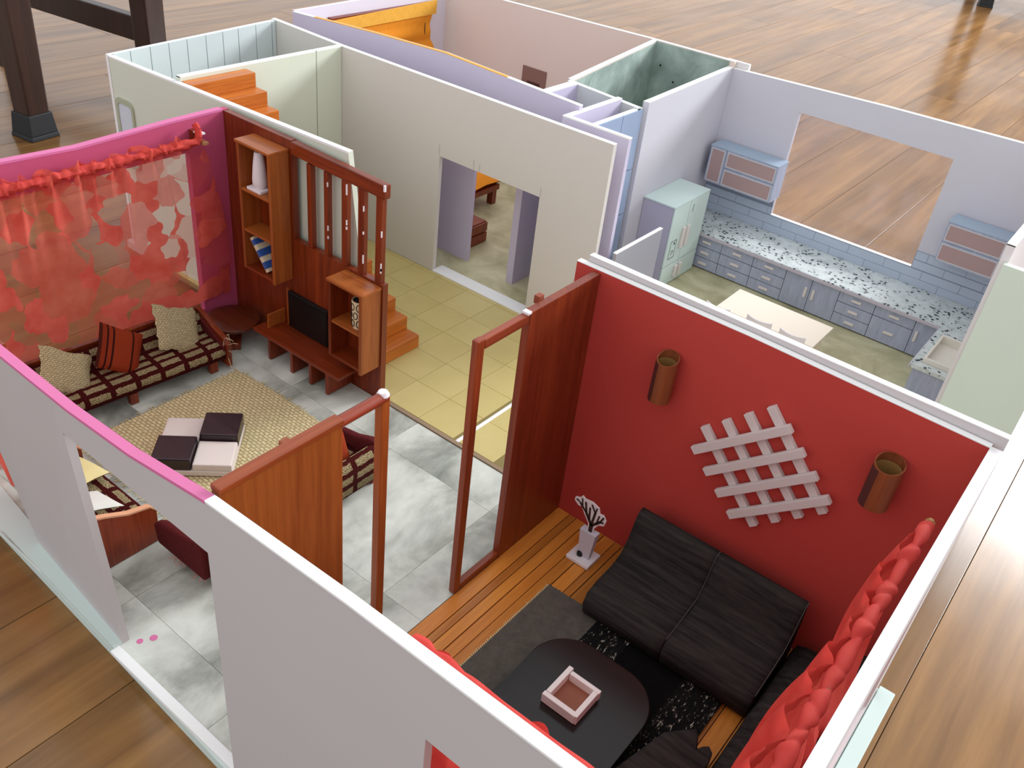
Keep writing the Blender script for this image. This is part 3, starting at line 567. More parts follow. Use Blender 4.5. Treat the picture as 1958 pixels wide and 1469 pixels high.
# seat against the front wall
fB = frame2(.99, .065, math.radians(180)); fB2 = lambda l, d, z: (1.0-l, .118+d*.84, z); LB = .46
t = thing('plaid_armchair', 'plaid love seat with curved red-brown wooden arm seen through the front doorway', 'armchair', (.77, .24, 0))
soft(MB().sweep(PROF, fB2, .02, LB-.02, 18).build('seat_and_back', PLAID, t))
for l0 in (0., LB-.018):
    mb = MB(); mb.prism([fB2(l0, d, z) for d, z in [(0, .003), (.265, .003), (.265, .135), (.24, .16), (.15, .178), (.06, .215), (0, .235)]], (-.018, 0, 0)); mb.build('arm', PAND, t, bevel=.002)
    mb = MB(); top = [(0, .235), (.06, .215), (.15, .178), (.24, .16), (.265, .135)]
    for (a, za), (b, zb) in zip(top, top[1:]): mb.hexa([fB2(l0-.001, a, za-.002), fB2(l0+.019, a, za-.002), fB2(l0+.019, b, zb-.002), fB2(l0-.001, b, zb-.002), fB2(l0-.001, a, za+.005), fB2(l0+.019, a, za+.005), fB2(l0+.019, b, zb+.005), fB2(l0-.001, b, zb+.005)])
    mb.build('arm_edge', board('pale_cut_wood_edge', (206, 150, 116)), t)
t = soft(cushion(MB(), (.86, .2, .175), (1, .1, .1), (.1, 1, -.35), (0, .35, 1), .14, .13, .03, 8).build('pale_cushion', board('pale_grey_cloth', (206, 204, 196)), None, (.86, .2, .12))); tag(t, 'pale grey flat cushion on the love seat by the wooden arm', 'cushion')
t = soft(cushion(MB(), (.68, .26, .16), (1, .2, 0), (-.2, 1, -.2), (0, .2, 1), .16, .12, .045, 8).build('cream_cushion', board('cream_cloth', (212, 196, 140)), None, (.68, .26, .12))); tag(t, 'plump cream yellow cushion on the love seat', 'cushion')
# sofa with its back to the partition
fC = lambda l, d, z: (1.33-d, .30+l, z); LC = .77
t = thing('plaid_sofa', 'plaid sofa with maroon draped ends and its back towards the orange screen', 'sofa', (1.18, .7, 0))
soft(MB().sweep([(d*1.02, z) for d, z in PROF], fC, .03, LC-.03, 26).build('seat_and_back', PLAID, t))
for l0 in (0., LC-.03):
    mb = MB(); mb.prism([fC(l0, d, z) for d, z in [(.03, .05), (.28, .05), (.29, .13), (.25, .155), (.13, .175), (.05, .205), (.03, .2)]], (0, .03, 0)); soft(mb.build('arm_drape', MAROON, t, bevel=.008))
    for d in (.03, .23): MB().prism([fC(l0, d, .003), fC(l0+.03, d, .003), fC(l0+.03, d+.04, .003), fC(l0, d+.04, .003)] if l0 > .3 else [fC(.05, d, .003), fC(.08, d, .003), fC(.08, d+.04, .003), fC(.05, d+.04, .003)], (0, 0, .06)).build('leg', PAND, t, bevel=.002)
mb = MB()
for k in range(16):
    p0 = Vector(fC(rg.uniform(-.003, .01), rg.uniform(.0, .2), .052)); d_ = Vector((rg.uniform(-.02, .02), rg.uniform(-.02, .01), rg.uniform(-.03, -.005))); mb.tube([p0, p0+d_], .0012, 4)
tag(mb.build('frayed_hem', plain('pink_thread', (190, 130, 116), .9), t), 'frayed pinkish threads at the hem', kind='stuff')
t = soft(cushion(MB(), (1.215, .93, .17), (.2, 1, 0), (-.5, .1, .8), (.8, -.1, .5), .11, .12, .04, 8).build('rust_cushion', STRIPE, None, (1.21, .93, .12))); tag(t, 'small rust and white cushion on the sofa seen through the orange screen frame', 'cushion')

# jute rug and checker coffee table
def rug_fn(u, v):
    a = (.33+u*.56, .56+v*.6)
    p = rot2(a, (.6, .85), math.radians(0)); e = .006*math.sin(u*91)*math.sin(v*83) if (u in (0, 1) or v in (0, 1)) else 0
    return (p[0]+e, p[1]+e, .006+.0015*math.sin(u*9)*math.sin(v*7))
t = thing('jute_rug', 'pale woven jute rug under the checkered coffee table', 'rug', (.6, .85, 0))
RX0, RX1, RY0, RY1 = .37, 1.0, .42, 1.145
mb = MB(); mb.grid(lambda u, v: (RX0+u*(RX1-RX0), RY0+v*(RY1-RY0)+.01*math.sin(u*3), .007+.002*math.sin(u*8)*math.sin(v*9)), 20, 20, lambda u, v: (u*(RX1-RX0), v*(RY1-RY0)))
mb.grid(lambda u, v: (RX0+u*(RX1-RX0), RY0+v*(RY1-RY0)+.01*math.sin(u*3), .001), 20, 20, lambda u, v: (u*(RX1-RX0), v*(RY1-RY0))); soft(mb.build('weave', JUTE, t, fix=False))
mb = MB()
for k in range(220):
    q = k/220*4; e = int(q); f = q-e
    px, py = [(RX0+f*(RX1-RX0), RY0), (RX1, RY0+f*(RY1-RY0)), (RX1-f*(RX1-RX0), RY1+.01*math.sin(3-3*f)), (RX0, RY1-f*(RY1-RY0))][e]; nx, ny = [(0, -1), (1, 0), (0, 1), (-1, 0)][e]
    l = rg.uniform(.006, .022); mb.tube([(px-nx*.004, py-ny*.004, .006), (px+nx*l+rg.uniform(-.006, .006), py+ny*l+rg.uniform(-.006, .006), .004)], .002, 4)
tag(mb.build('fringe', plain('jute_thread', (216, 198, 146), .9), t), 'short frayed jute fringe', kind='stuff')
t = thing('coffee_table', 'checkered coffee table of dark plum and off-white square blocks', 'coffee table', (.715, .705, 0))
cc = (.715, .705); ang = math.radians(43); hs = .145
def q4(x0, x1, y0, y1, z): return [rot2((cc[0]+a, cc[1]+b), cc, ang)+(z,) for a, b in ((x0, y0), (x1, y0), (x1, y1), (x0, y1))]
MB().prism(q4(-hs, hs, -hs, hs, .012), (0, 0, .022)).build('base_board', CTW, t, bevel=.003)
for sx, sy, mt, hh in ((0, 0, PLUM, .052), (1, 0, CTW, .03), (1, 1, PLUM, .056), (0, 1, CTW, .024)):
    x0 = -hs if sx == 0 else .001; y0 = -hs if sy == 0 else .001
    MB().prism(q4(x0+.002, x0+hs-.002, y0+.002, y0+hs-.002, .034), (0, 0, hh)).build('block', mt, t, bevel=.006)

# sheer curtain on the left window
def gath(y, k=1.):
    return math.sin(y*88*k+1.3*math.sin(y*23))*.6+math.sin(y*51*k+2.1*math.sin(y*9+1))*.5
t = thing('sheer_curtain', 'sheer coral curtain with leaf cut-out pattern gathered over the magenta wall window', 'curtain', (.05, .75, .1))
def cfn(u, v):      # v: 0 bottom .. 1 top
    y = .06+u*1.22; top = v > .9
    z = .15+v*.78+.02*gath(y, .8)*(1 if v > .97 else .15)
    amp = .012+.016*(v**3)+.01*(1-v)*math.sin(y*7)
    yy = y+.17*(1-v)**.8*max(0, u-.55)**1.5/.3
    x = .062+amp*gath(y, 1. if v > .6 else 1.)*(.35+.65*v)-(.034*(1-v))
    if top: x += .010*math.sin((v-.9)*60)*math.sin(y*130)
    if z < .3: x = min(x, .014+.2*max(0, z-.25))
    return (max(.008, x), min(yy, 1.40), z)
soft(MB().grid(cfn, 190, 40, lambda u, v: (u*1.5, v*.82)).build('cloth', SHEER, t, fix=False))
def rfn(u, v):      # ruffle wrapped around the rod
    y = .06+u*1.2; a = v*2*math.pi; rr_ = .0125+.006*abs(gath(y, 1.3))+.004*math.sin(y*61+2*a)*math.sin(y*17)
    return (.066+rr_*math.cos(a), y+.006*math.sin(a*2+y*60), .905+rr_*1.25*math.sin(a))
soft(MB().grid(rfn, 200, 10, lambda u, v: (u*1.5, .85+v*.1)).build('ruffle', CORAL, t, fix=False))
MB().tube([(.068, 1.255, .90), (.07, 1.268, .925), (.062, 1.272, .955), (.05, 1.268, .975)], .014, 8).build('knot_end', CORAL, t, smooth=True)
t = thing('curtain_rod', 'thin brown wooden rod holding the sheer curtain with a white bracket', 'curtain rod', (.06, .75, .9))
MB().cyl((.064, .03, .905), (.064, 1.285, .905), .011, .011, 10).build('rod', FRAMEW, t, smooth=True); MB().box(.002, .088, 1.275, 1.30, .893, .903).build('bracket', board('tan_bracket', (170, 120, 84)), t); MB().box(.03, .07, 1.272, 1.30, .93, .936).build('tape', PAPERW, t); MB().box(.001, .03, 1.272, 1.30, .893, .936).build('bracket_block', WOODR, t)

# ------------------------------------------------------------------ red room
t = thing('wall_lattice', 'white diamond lattice of eight flat bars on the red wall', 'lattice', (2.56, 1.43, .4))
for k in range(4):
    o = .0595*k; MB().bar((2.35+o, 1.430, .66+o*.96), (2.595+o, 1.430, .398+o*.96), .028, .018, (0, 1, 0)).build('upright_bar', LATT, t, bevel=.002)
    o2 = .0567*k; MB().bar((2.342+o2, 1.412, .568-o2*.97), (2.608+o2, 1.412, .803-o2*.97), .028, .018, (0, 1, 0)).build('cross_bar', LATT, t, bevel=.002)
for nm, cx, rad, z0, z1, lab in (('tube_sconce', 2.19, .035, .69, .845, 'small brown tube wall lamp on the red wall near the dark screen panel'), ('tube_sconce', 2.89, .041, .705, .85, 'larger brown tube wall lamp on the red wall near the coral curtain')):
    t = thing(nm, lab, 'wall lamp', (cx, 1.40, z0))
    cy = 1.44-rad-.001; mb = MB(); nn = 24; vs = []
    for z, rr_ in ((z0, rad), (z1, rad), (z1, rad-.004), (z0, rad-.004)): vs += [(cx+rr_*math.cos(2*math.pi*k/nn), cy+rr_*math.sin(2*math.pi*k/nn), z+(.012*math.sin(2*math.pi*k/nn) if z == z1 else 0)) for k in range(nn)]
    mb.add(vs, [(j*nn+k, j*nn+(k+1) % nn, ((j+1) % 4)*nn+(k+1) % nn, ((j+1) % 4)*nn+k) for j in (0, 1) for k in range(nn)]+[(3*nn+k, 3*nn+(k+1) % nn, k, (k+1) % nn)[:0] or (3*nn+k, k, (k+1) % nn, 3*nn+(k+1) % nn) for k in range(nn)])
    mb.build('tube', CARDB, t, smooth=True)
    mb = MB(); mb.add([(cx+(rad-.0045)*math.cos(2*math.pi*k/nn), cy+(rad-.0045)*math.sin(2*math.pi*k/nn), z) for z in (z0+.002, z1-.016) for k in range(nn)], [(k, nn+k, nn+(k+1) % nn, (k+1) % nn) for k in range(nn)]); mb.build('inside_lining', CARDI, t, smooth=True, fix=False)
    a0 = math.radians(200); MB().prism([(cx+(rad+.001)*math.cos(a0+j*.12), cy+(rad+.001)*math.sin(a0+j*.12), z0) for j in range(8)]+[(cx+(rad-.001)*math.cos(a0+j*.12), cy+(rad-.001)*math.sin(a0+j*.12), z0) for j in range(7, -1, -1)], (0, 0, z1-z0-.014)).build('dark_seam', plain('dark_brown_seam', (78, 34, 30), .6), t)
# paper plant
t = thing('paper_plant', 'white paper vase with a cut-out brown tree by the black sofa', 'plant', (2.1, 1.29, 0))
MB().box(2.055, 2.148, 1.246, 1.33, .004, .018).build('base_plate', PAPERW, t, bevel=.002)
MB().hexa([(2.085, 1.277, .018), (2.128, 1.277, .018), (2.128, 1.297, .018), (2.085, 1.297, .018), (2.078, 1.268, .145), (2.142, 1.268, .145), (2.142, 1.297, .145), (2.078, 1.297, .145)]).build('vase', board('grey_translucent_paper', (206, 204, 214)), t)
MB().lathe((2.092, 1.279, .0195), [(.012, 0), (.012, .012), (.006, .02)], 10).build('dark_pebble', INK, t)
card = [(2.103, .125), (2.122, .125), (2.124, .165), (2.138, .19), (2.158, .2), (2.163, .225), (2.15, .243), (2.135, .24), (2.128, .262), (2.1, .272), (2.07, .268), (2.058, .276), (2.05, .262), (2.032, .255), (2.03, .24), (2.048, .226), (2.062, .228), (2.08, .2), (2.098, .175)]
MB().prism([(a, 1.28, b) for a, b in card], (0, .004, 0)).build('tree_card', PAPERW, t)
brs = [((2.112, .12), (2.112, .18), .007), ((2.112, .175), (2.085, .215), .0045), ((2.112, .18), (2.118, .235), .004), ((2.113, .175), (2.143, .21), .0045), ((2.085, .215), (2.052, .245), .003), ((2.085, .215), (2.075, .258), .003), ((2.118, .235), (2.1, .262), .0025), ((2.118, .235), (2.122, .258), .0025), ((2.143, .21), (2.152, .235), .003), ((2.143, .21), (2.156, .212), .0025), ((2.1, .195), (2.095, .245), .003), ((2.066, .232), (2.06, .265), .0022), ((2.05, .246), (2.038, .25), .0022), ((2.13, .195), (2.135, .232), .0025)]
for (a, b), (c, d), rr_ in brs: MB().bar((a, 1.2785, b), (c, 1.2785, d), rr_*2, .003, (0, 1, 0)).build('branch', TREEB, t)
# black sofas
def sofa_black(name, label, fn, segs, prof, org, cat='sofa'):
    t = thing(name, label, cat, org)
    for a, b in segs: soft(MB().sweep(prof, fn, a+.002, b-.002, 10).build('cushion_section', SOFAB, t, bevel=.0))
    return t
PB = [(.0, .006), (.0, .2), (.008, .268), (.022, .292), (.045, .292), (.062, .265), (.085, .195), (.12, .142), (.17, .125), (.26, .12), (.31, .105), (.325, .07), (.315, .02), (.29, .006)]
t = sofa_black('black_sofa', 'long black ribbed sofa with reclining back along the red wall', lambda l, d, z: (2.245+l, 1.385-d, z), [(0, .295), (.295, .60)], PB, (2.54, 1.22, 0))
for k, (l, d, z) in enumerate([(.295, .045, .294), (.6, .05, .292)]):
    pts = [(2.245+l, 1.385-dd, zz+.0015) for dd, zz in ((.03, .294), (.05, .288), (.064, .262), (.087, .194), (.12, .143), (.2, .125), (.3, .11))]; MB().tube(pts, .0013, 5).build('grey_seam', plain('grey_thread', (92, 88, 84), .9), t)
PB2 = [(.0, .006), (.0, .18), (.01, .2), (.03, .2), (.05, .16), (.07, .12), (.1, .108), (.18, .105), (.215, .09), (.225, .06), (.215, .015), (.19, .006)]
sofa_black('black_sofa', 'low black corner seat tucked under the coral curtain', lambda l, d, z: (3.075-d, .32+l, z), [(0, .32), (.32, .66), (.66, 1.06)], PB2, (2.96, .85, 0))
t = thing('black_pouffe', 'black armless seat with rounded notch at the near end of the corner seat', 'seat', (2.8, .68, 0))
pp = [(2.62, .46), (2.84, .46), (2.845, .8), (2.838, .835), (2.82, .85), (2.805, .835), (2.798, .82), (2.78, .86), (2.765, .875), (2.7, .8)]
soft(MB().prism([(a, b, .006) for a, b in pp], (0, 0, .10)).build('upholstery', SOFAB, t, bevel=.012))
# striped rug
t = thing('patchwork_rug', 'patchwork rug of grey, tweed and black strips under the black table', 'rug', (2.43, .85, 0))
for a, b, mt in ((2.093, 2.303, GREYC), (2.303, 2.432, TWEED), (2.432, 2.632, BLACKC), (2.632, 2.765, TWEED)):
    dz = rnd.uniform(0, .001)
    mb = MB(); rg2 = random.Random(int(a*1000)); N = 30; e0 = [rg2.uniform(-.003, .003) for _ in range(N+1)]; y0, y1 = .42, 1.1
    for q in (.0095+dz, .004): mb.grid(lambda u, v, q=q: (a+u*(b-a), y0+v*(y1-y0)+(e0[round(u*N)] if v in (0, 1) else 0), q), N, 6)
    mb.build('strip', mt, t, fix=False)
mb = MB()
for k in range(60): yy = .58+.52*k/60; mb.tube([(2.093, yy, .006), (2.087-rnd.random()*.004, yy+.004, .005)], .0025, 4)
for k in range(26): xx = 2.31+.12*k/26; mb.tube([(xx, 1.1, .006), (xx+.003, 1.105+rnd.random()*.004, .005)], .0022, 4)
for k in range(26): xx = 2.64+.12*k/26; mb.tube([(xx, 1.1, .006), (xx+.003, 1.104+rnd.random()*.004, .005)], .0018, 4)
tag(mb.build('selvedge', plain('cream_selvedge', (206, 192, 150), .9), t), 'cream frayed selvedge', kind='stuff')
# black table and tray
t = thing('black_table', 'low glossy black table with rounded corners on the patchwork rug', 'table', (2.46, .64, 0))
out = rr(2.262, 2.652, .43, .895, .135, 10); MB().prism([(a, b, .100) for a, b in out], (0, 0, .022)).build('table_top', TABLEB, t, bevel=.003)
for a, b in ((2.34, .52), (2.57, .52), (2.34, .79), (2.57, .79)): MB().box(a-.018, a+.018, b-.018, b+.018, .0105, .1).build('leg', TABLEB, t, bevel=.002)
t = thing('white_tray', 'small square white wooden frame tray with brown base on the black table', 'tray', (2.447, .695, .122))
X0, X1, Y0, Y1, zt = 2.393, 2.503, .637, .752, .1225
MB().box(X0+.004, X1-.004, Y0+.004, Y1-.004, zt, zt+.006).build('tray_base', TRAYB, t)
for a, b, c, d in ((X0-.006, X1-.002, Y0-.006, Y0+.01), (X0-.004, X0+.012, Y0+.012, Y1+.012), (X0+.014, X1+.006, Y1-.012, Y1+.002), (X1-.012, X1+.004, Y0-.004, Y1-.013)):
    rz = rnd.uniform(0, .002); MB().box(a, b, c, d, zt+.001, zt+.034+rz).build('rim_bar', TRAYW, t, bevel=.002)
# coral curtains
t = thing('coral_curtain', 'thick gathered coral curtain hanging along the white end wall', 'curtain', (3.03, .6, .25))
def gR(y): return math.sin(y*46+1.7*math.sin(y*11))*.55+math.sin(y*27+1+1.4*math.sin(y*6))*.6
def lobe(y): return abs(math.sin(y*29+.9*math.sin(y*9+.4)))**.7
def rc(u, v):
    y = .03+u*1.10; z = .2+v*.715; env = min(1, max(0, (1.15-y)*5))**.8; d_ = 1-v
    bul = .075*math.sin(math.pi*min(1., d_*1.1+.04))**.8*(.75+.35*math.sin(y*6.1+.2)+.2*math.sin(y*13+1))
    fold = .034*lobe(y+.07*d_)*(1-.6*d_)+.012*lobe(y*1.9+.3+.04*d_)*(1-d_*.5)+.010*math.sin(y*60+6*d_)*d_
    return (min(3.078, 3.066-(.004+bul+fold)*env), y+.02*d_*math.sin(y*19)+.008*math.sin(v*9+y*15), z+.02*lobe(y+.02)*max(0, v-.75)*4)
soft(MB().grid(rc, 190, 36, lambda u, v: (u*1.3, v*.7)).build('cloth', CORAL, t, fix=False))
def rr2(u, v):
    y = .03+u*1.08; a = v*2*math.pi; q = .010+.005*lobe(y*1.7+.012*math.sin(a))+.003*math.sin(y*47); c_ = math.cos(a); return (3.052+(min(.024, q*c_) if c_ > 0 else 1.3*q*c_), y+.012*math.sin(a+y*40), .922+q*1.15*math.sin(a)+.006*math.sin(y*21))
soft(MB().grid(rr2, 240, 14, lambda u, v: (u*1.3, v*.1)).build('ruffle', CORAL, t, fix=False))
t = thing('curtain_rod', 'brown rod end poking out of the thick coral curtain', 'curtain rod', (3.05, .6, .92)); MB().cyl((3.052, .01, .922), (3.052, 1.13, .922), .006, .006, 10).build('rod', FRAMEW, t, smooth=True); MB().lathe((3.052, 1.13, .92), [(.008, 0), (.012, .006), (.006, .014)], 10).build('finial', CARDI, t, smooth=True)
t = thing('coral_curtain', 'coral curtain inside the front window opening beside the black table', 'curtain', (2.72, .05, .1))
def fc(u, v):
    x = 2.40+u*.62; z = .12+v*.80; return (x, .045+.014*math.sin(x*70+1.5*math.sin(x*17))+.012*math.sin(x*31)+.03*(1-v), z)
soft(MB().grid(fc, 90, 16, lambda u, v: (u*.8, v*.78)).build('cloth', CORAL, t, fix=False)); 
soft(MB().grid(lambda u, v: (2.40+u*.62, .04+(.013+.010*abs(gR(u*.62)))*math.cos(v*6.2832), .925+.012*math.sin(v*6.2832)), 80, 10).build('ruffle', CORAL, t, fix=False))
t = thing('coral_curtain', 'thin coral curtain inside the front opening beside the plaid love seat', 'curtain', (.5, .05, .1))
soft(MB().grid(lambda u, v: (.2+u*.66, .03+(.085*(1.1-u*.66)+.04)*(1-(.03+v*.83)/.94)+.012*math.sin(u*48+2*math.sin(u*9)), .03+v*.83), 80, 10, lambda u, v: (u*.8, v*.75)).build('cloth', SHEER, t, fix=False)); MB().cyl((.15, .045, .865), (.9, .04, .865), .008, .008, 8).build('rod', FRAMEW, t)

# ------------------------------------------------------------------ bedroom
t = thing('orange_blind', 'orange pleated cloth blind with golden valance on the bedroom wall', 'blind', (-1.0, 3.4, .6))
def ob(u, v): 
    y = 2.93+u*.86; z = .60+v*.32; fld = abs(((1-v)*3.2) % 1-.5); return (-1.0+.03*(1-v)+.05*(.5-fld)*(1.2-v), y+.012*math.sin(v*9), z)
soft(MB().grid(ob, 12, 24, lambda u, v: (u, v)).build('cloth', ORANGE, t, fix=False)); MB().prism([(-.985, 2.9, .865), (-.985, 3.83, .872), (-.985, 3.835, .955), (-.985, 2.9, .93)], (.008, 0, 0)).build('valance', ORANGEL, t)
for yy in (3.2, 3.72): MB().box(-.972, -.969, yy, yy+.004, .76, .83).build('cord', INK, t)
MB().box(-1.029, -.99, 2.95, 3.8, .9, .94).build('headrail', WOODRX, t)
t = thing('bed', 'bed with orange spread and white pillow seen through the hall doorway', 'bed', (-.3, 3.3, 0))
MB().box(-.62, -.02, 3.14, 3.42, .10, .135).build('bed_frame', WOODRX, t, bevel=.004); soft(cushion(MB(), (-.31, 3.29, .16), (1, 0, 0), (0, 1, 0), (0, 0, 1), .61, .29, .075, 10, 0, 8.).build('bedspread', ORANGE, t))
soft(cushion(MB(), (-.15, 3.14, .17), (1, .1, 0), (0, 1, 0), (0, 0, 1), .2, .09, .07, 8).build('pillow', PAPERW, t))
for a, b in ((-.08, 3.2), (-.6, 3.2), (-.06, 3.4), (-.6, 3.4)): MB().box(a-.02, a+.02, b-.02, b+.02, .002, .1).build('leg', WOODR, t)
t = thing('blanket_chest', 'small red-brown wooden chest beside the bed behind the hall doorway', 'chest', (.13, 2.9, 0))
MB().box(.02, .245, 2.83, 2.96, .006, .115).build('body', WOODRX, t, bevel=.003); MB().box(.012, .25, 2.82, 2.965, .115, .125).build('lid', PAND, t, bevel=.002); MB().box(.245, .262, 2.825, 2.965, .004, .06).build('end_board', PAND, t, bevel=.002); MB().box(.245, .262, 2.825, 2.965, .068, .12).build('end_board', PAND, t, bevel=.002)
t = thing('picture', 'small brown picture on the blush bedroom wall above the closet', 'picture', (-.25, 3.97, .6)); MB().box(-.345, -.16, 3.972, 3.9795, .5, .685).build('print', board('brown_photo_print', (148, 112, 100), .4, .3), t); MB().box(-.3, -.2, 3.97, 3.972, .5, .60).build('dark_figure', plain('dark_brown_print', (78, 40, 34), .5), t)

# ------------------------------------------------------------------ kitchen
t = thing('fridge', 'pale mint fridge with four doors and pale bar handles', 'fridge', (1.155, 3.43, 0))
MB().box(1.062, 1.242, 3.24, 3.62, .003, .476).build('body', FRIDGES, t); MB().box(1.061, 1.252, 3.235, 3.622, .476, .483).build('top', FRIDGE, t)
for a, b, z0, z1, hy in ((3.24, 3.41, .132, .474, 3.388), (3.414, 3.62, .132, .474, 3.436), (3.24, 3.41, .006, .127, 3.388), (3.414, 3.62, .006, .127, 3.436)):
    d = MB().box(1.243, 1.251, a, b, z0, z1).build('door', FRIDGE, t); zz = (z0+.08, z0+.2) if z1 > .2 else (.035, .105); MB().box(1.251, 1.263, hy-.012, hy+.012, *zz).build('handle', HANDLE, d, bevel=.003)
MB().box(1.242, 1.2435, 3.24, 3.62, .004, .475).build('door_gap', LINEK, t)
dp = MB()
for a, b, c, d in ((3.275, 3.278, .17, .275), (3.335, 3.338, .17, .275), (3.275, 3.338, .17, .173), (3.275, 3.338, .272, .275), (3.31, 3.322, .25, .262), (3.3, 3.304, .19, .215), (3.3, 3.318, .212, .215), (3.315, 3.318, .2, .215)): dp.box(1.2508, 1.2518, a, b, c, d)
dp.build('drawn_dispenser', INK, t); MB().box(1.2508, 1.2518, 3.45, 3.454, .40, .44).box(1.2508, 1.2518, 3.45, 3.462, .437, .44).build('pen_mark', INK, t)
def unit(name, label, x0, x1, fronts, group=None):
    t = thing(name, label, 'cabinet', ((x0+x1)/2, 3.8, 0), group)
    MB().box(x0+.0005, x1-.0005, 3.664, 3.97, .002, .2).build('body', LINEK, t)
    for kind, a, b, z0, z1, hd in fronts:
        d = MB().box(a+.0015, b-.0015, 3.657, 3.6642, z0+.0015, z1-.0015).build(kind, KCAB, t)
        if hd == 'h': m_ = (a+b)/2+.0; zc = (z0+z1)/2; MB().box(m_-.026, m_+.026, 3.65, 3.657, zc-.007, zc+.007).build('handle', HANDLE, d, bevel=.002)
        else: hx = a+.022 if hd == 'l' else b-.022; zc = (z0+z1)/2+.01; MB().box(hx-.007, hx+.007, 3.65, 3.657, zc-.03, zc+.03).build('handle', HANDLE, d, bevel=.002)
dr = lambda a, b: [('drawer', a, b, .136, .199, 'h'), ('drawer', a, b, .071, .135, 'h'), ('drawer', a, b, .006, .07, 'h')]
unit('drawer_cabinet', 'blue-grey three-drawer kitchen cabinet next to the fridge', 1.2, 1.383, dr(1.2, 1.383)); unit('drawer_cabinet', 'blue-grey three-drawer kitchen cabinet, second from the fridge', 1.383, 1.578, dr(1.383, 1.578)); unit('drawer_cabinet', 'blue-grey three-drawer kitchen cabinet between another drawer cabinet and the double doors', 1.578, 1.773, dr(1.578, 1.773))
unit('double_cabinet', 'blue-grey kitchen cabinet with two doors below the window', 1.773, 2.075, [('door', 1.773, 1.923, .006, .199, 'r'), ('door', 1.923, 2.075, .006, .199, 'l')])
unit('drawer_cabinet', 'blue-grey three-drawer kitchen cabinet on the sink side of the double doors', 2.075, 2.268, dr(2.075, 2.268))
unit('drawer_cabinet', 'blue-grey kitchen cabinet with one shallow and one deep drawer', 2.268, 2.478, [('drawer', 2.268, 2.478, .136, .199, 'h'), ('drawer', 2.268, 2.478, .006, .135, 'h')])
unit('corner_cabinet', 'blue-grey single-door kitchen cabinet in the sink corner', 2.478, 2.6, [('door', 2.478, 2.6, .006, .199, 'l')])
t = thing('sink_cabinet', 'blue-grey cabinet carrying the sink beside the end wall', 'cabinet', (2.7, 3.4, 0)); MB().box(2.61, 2.795, 3.19, 3.66, .002, .2).build('body', KCAB, t); MB().box(2.612, 2.793, 3.183, 3.19, .008, .196).build('end_panel', KCAB, t)
t = thing('worktop', 'speckled black and white granite print worktop along the kitchen window wall', 'worktop', (2., 3.8, .2))
MB().box(1.065, 2.797, 3.64, 3.972, .2015, .222).build('slab', GRAN, t, bevel=.002); MB().box(2.595, 2.63, 3.17, 3.64, .2015, .222).box(2.63, 2.797, 3.17, 3.215, .2015, .222).box(2.63, 2.797, 3.52, 3.64, .2015, .222).build('sink_slab', GRAN, t)
MB().box(1.2, 2.6, 3.636, 3.641, .2015, .218).box(2.59, 2.596, 3.168, 3.64, .2015, .218).build('front_lip', board('lilac_lip', (196, 190, 200)), t)
t = thing('sink', 'square white paper sink set into the granite worktop', 'sink', (2.71, 3.37, .15)); SK = board('ivory_sink_paper', (226, 222, 210))
MB().box(2.632, 2.790, 3.218, 3.518, .2012, .206).build('bottom', SK, t)
for a, b, c, d in ((2.632, 2.642, 3.218, 3.518), (2.78, 2.79, 3.218, 3.518), (2.642, 2.78, 3.218, 3.232), (2.642, 2.78, 3.5, 3.518)): MB().box(a, b, c, d, .206, .245).build('rim', SK, t)
def upper(name, label, x0, x1, z0, z1, doors, slant=False):
    t = thing(name, label, 'wall cabinet', ((x0+x1)/2, 3.9, z0))
    MB().box(x0, x1, 3.852, 3.972, z0, z1).build('body', KCAB, t); MB().box(x0-.002, x1+.002, 3.84, 3.974, z1, z1+.004).build('top', KCABT, t)
    for a, b, c, d in doors:
        dd = MB().box(a+.001, b-.001, 3.842, 3.852, c+.001, d-.001).build('door', KCAB, t); e = .014
        MB().box(a+e, b-e, 3.8405, 3.8425, c+e, d-e).build('pane', CABGLASS, dd)
        fm = MB()
        for p, q, r_, s_ in ((a+e-.005, b-e+.005, c+e-.005, c+e), (a+e-.005, b-e+.005, d-e, d-e+.005), (a+e-.005, a+e, c+e, d-e), (b-e, b-e+.005, c+e, d-e)): fm.box(p, q, 3.839, 3.8425, r_, s_)
        fm.build('pane_frame', board('pale_pane_frame', (206, 206, 210)), dd)
    MB().box(x0+.002, x1-.002, 3.8515, 3.8525, z0+.002, z1-.002).build('door_gap', LINEK, t)
upper('wall_cabinet', 'pale blue wall cabinet with three glazed doors above the fridge end of the worktop', 1.1, 1.508, .43, .636, [(1.1, 1.2, .43, .636), (1.2, 1.508, .535, .636), (1.2, 1.508, .43, .535)])
upper('wall_cabinet', 'pale blue wall cabinet with two glazed flaps above the sink corner', 2.412, 2.7, .447, .655, [(2.412, 2.7, .552, .655), (2.412, 2.7, .447, .552)])
t = thing('kitchen_table', 'cream rectangular kitchen table behind the red wall', 'table', (1.93, 3.16, 0)); MB().box(1.68, 2.19, 3.03, 3.29, .158, .172).build('table_top', CREAMT, t, bevel=.002)
for a, b in ((1.72, 3.06), (2.15, 3.06), (1.72, 3.26), (2.15, 3.26)): MB().box(a-.014, a+.014, b-.014, b+.014, .002, .158).build('leg', CREAMT, t)
MB().box(1.72, 2.15, 3.05, 3.06, .13, .158).build('apron', board('tan_apron', (190, 164, 128)), t)
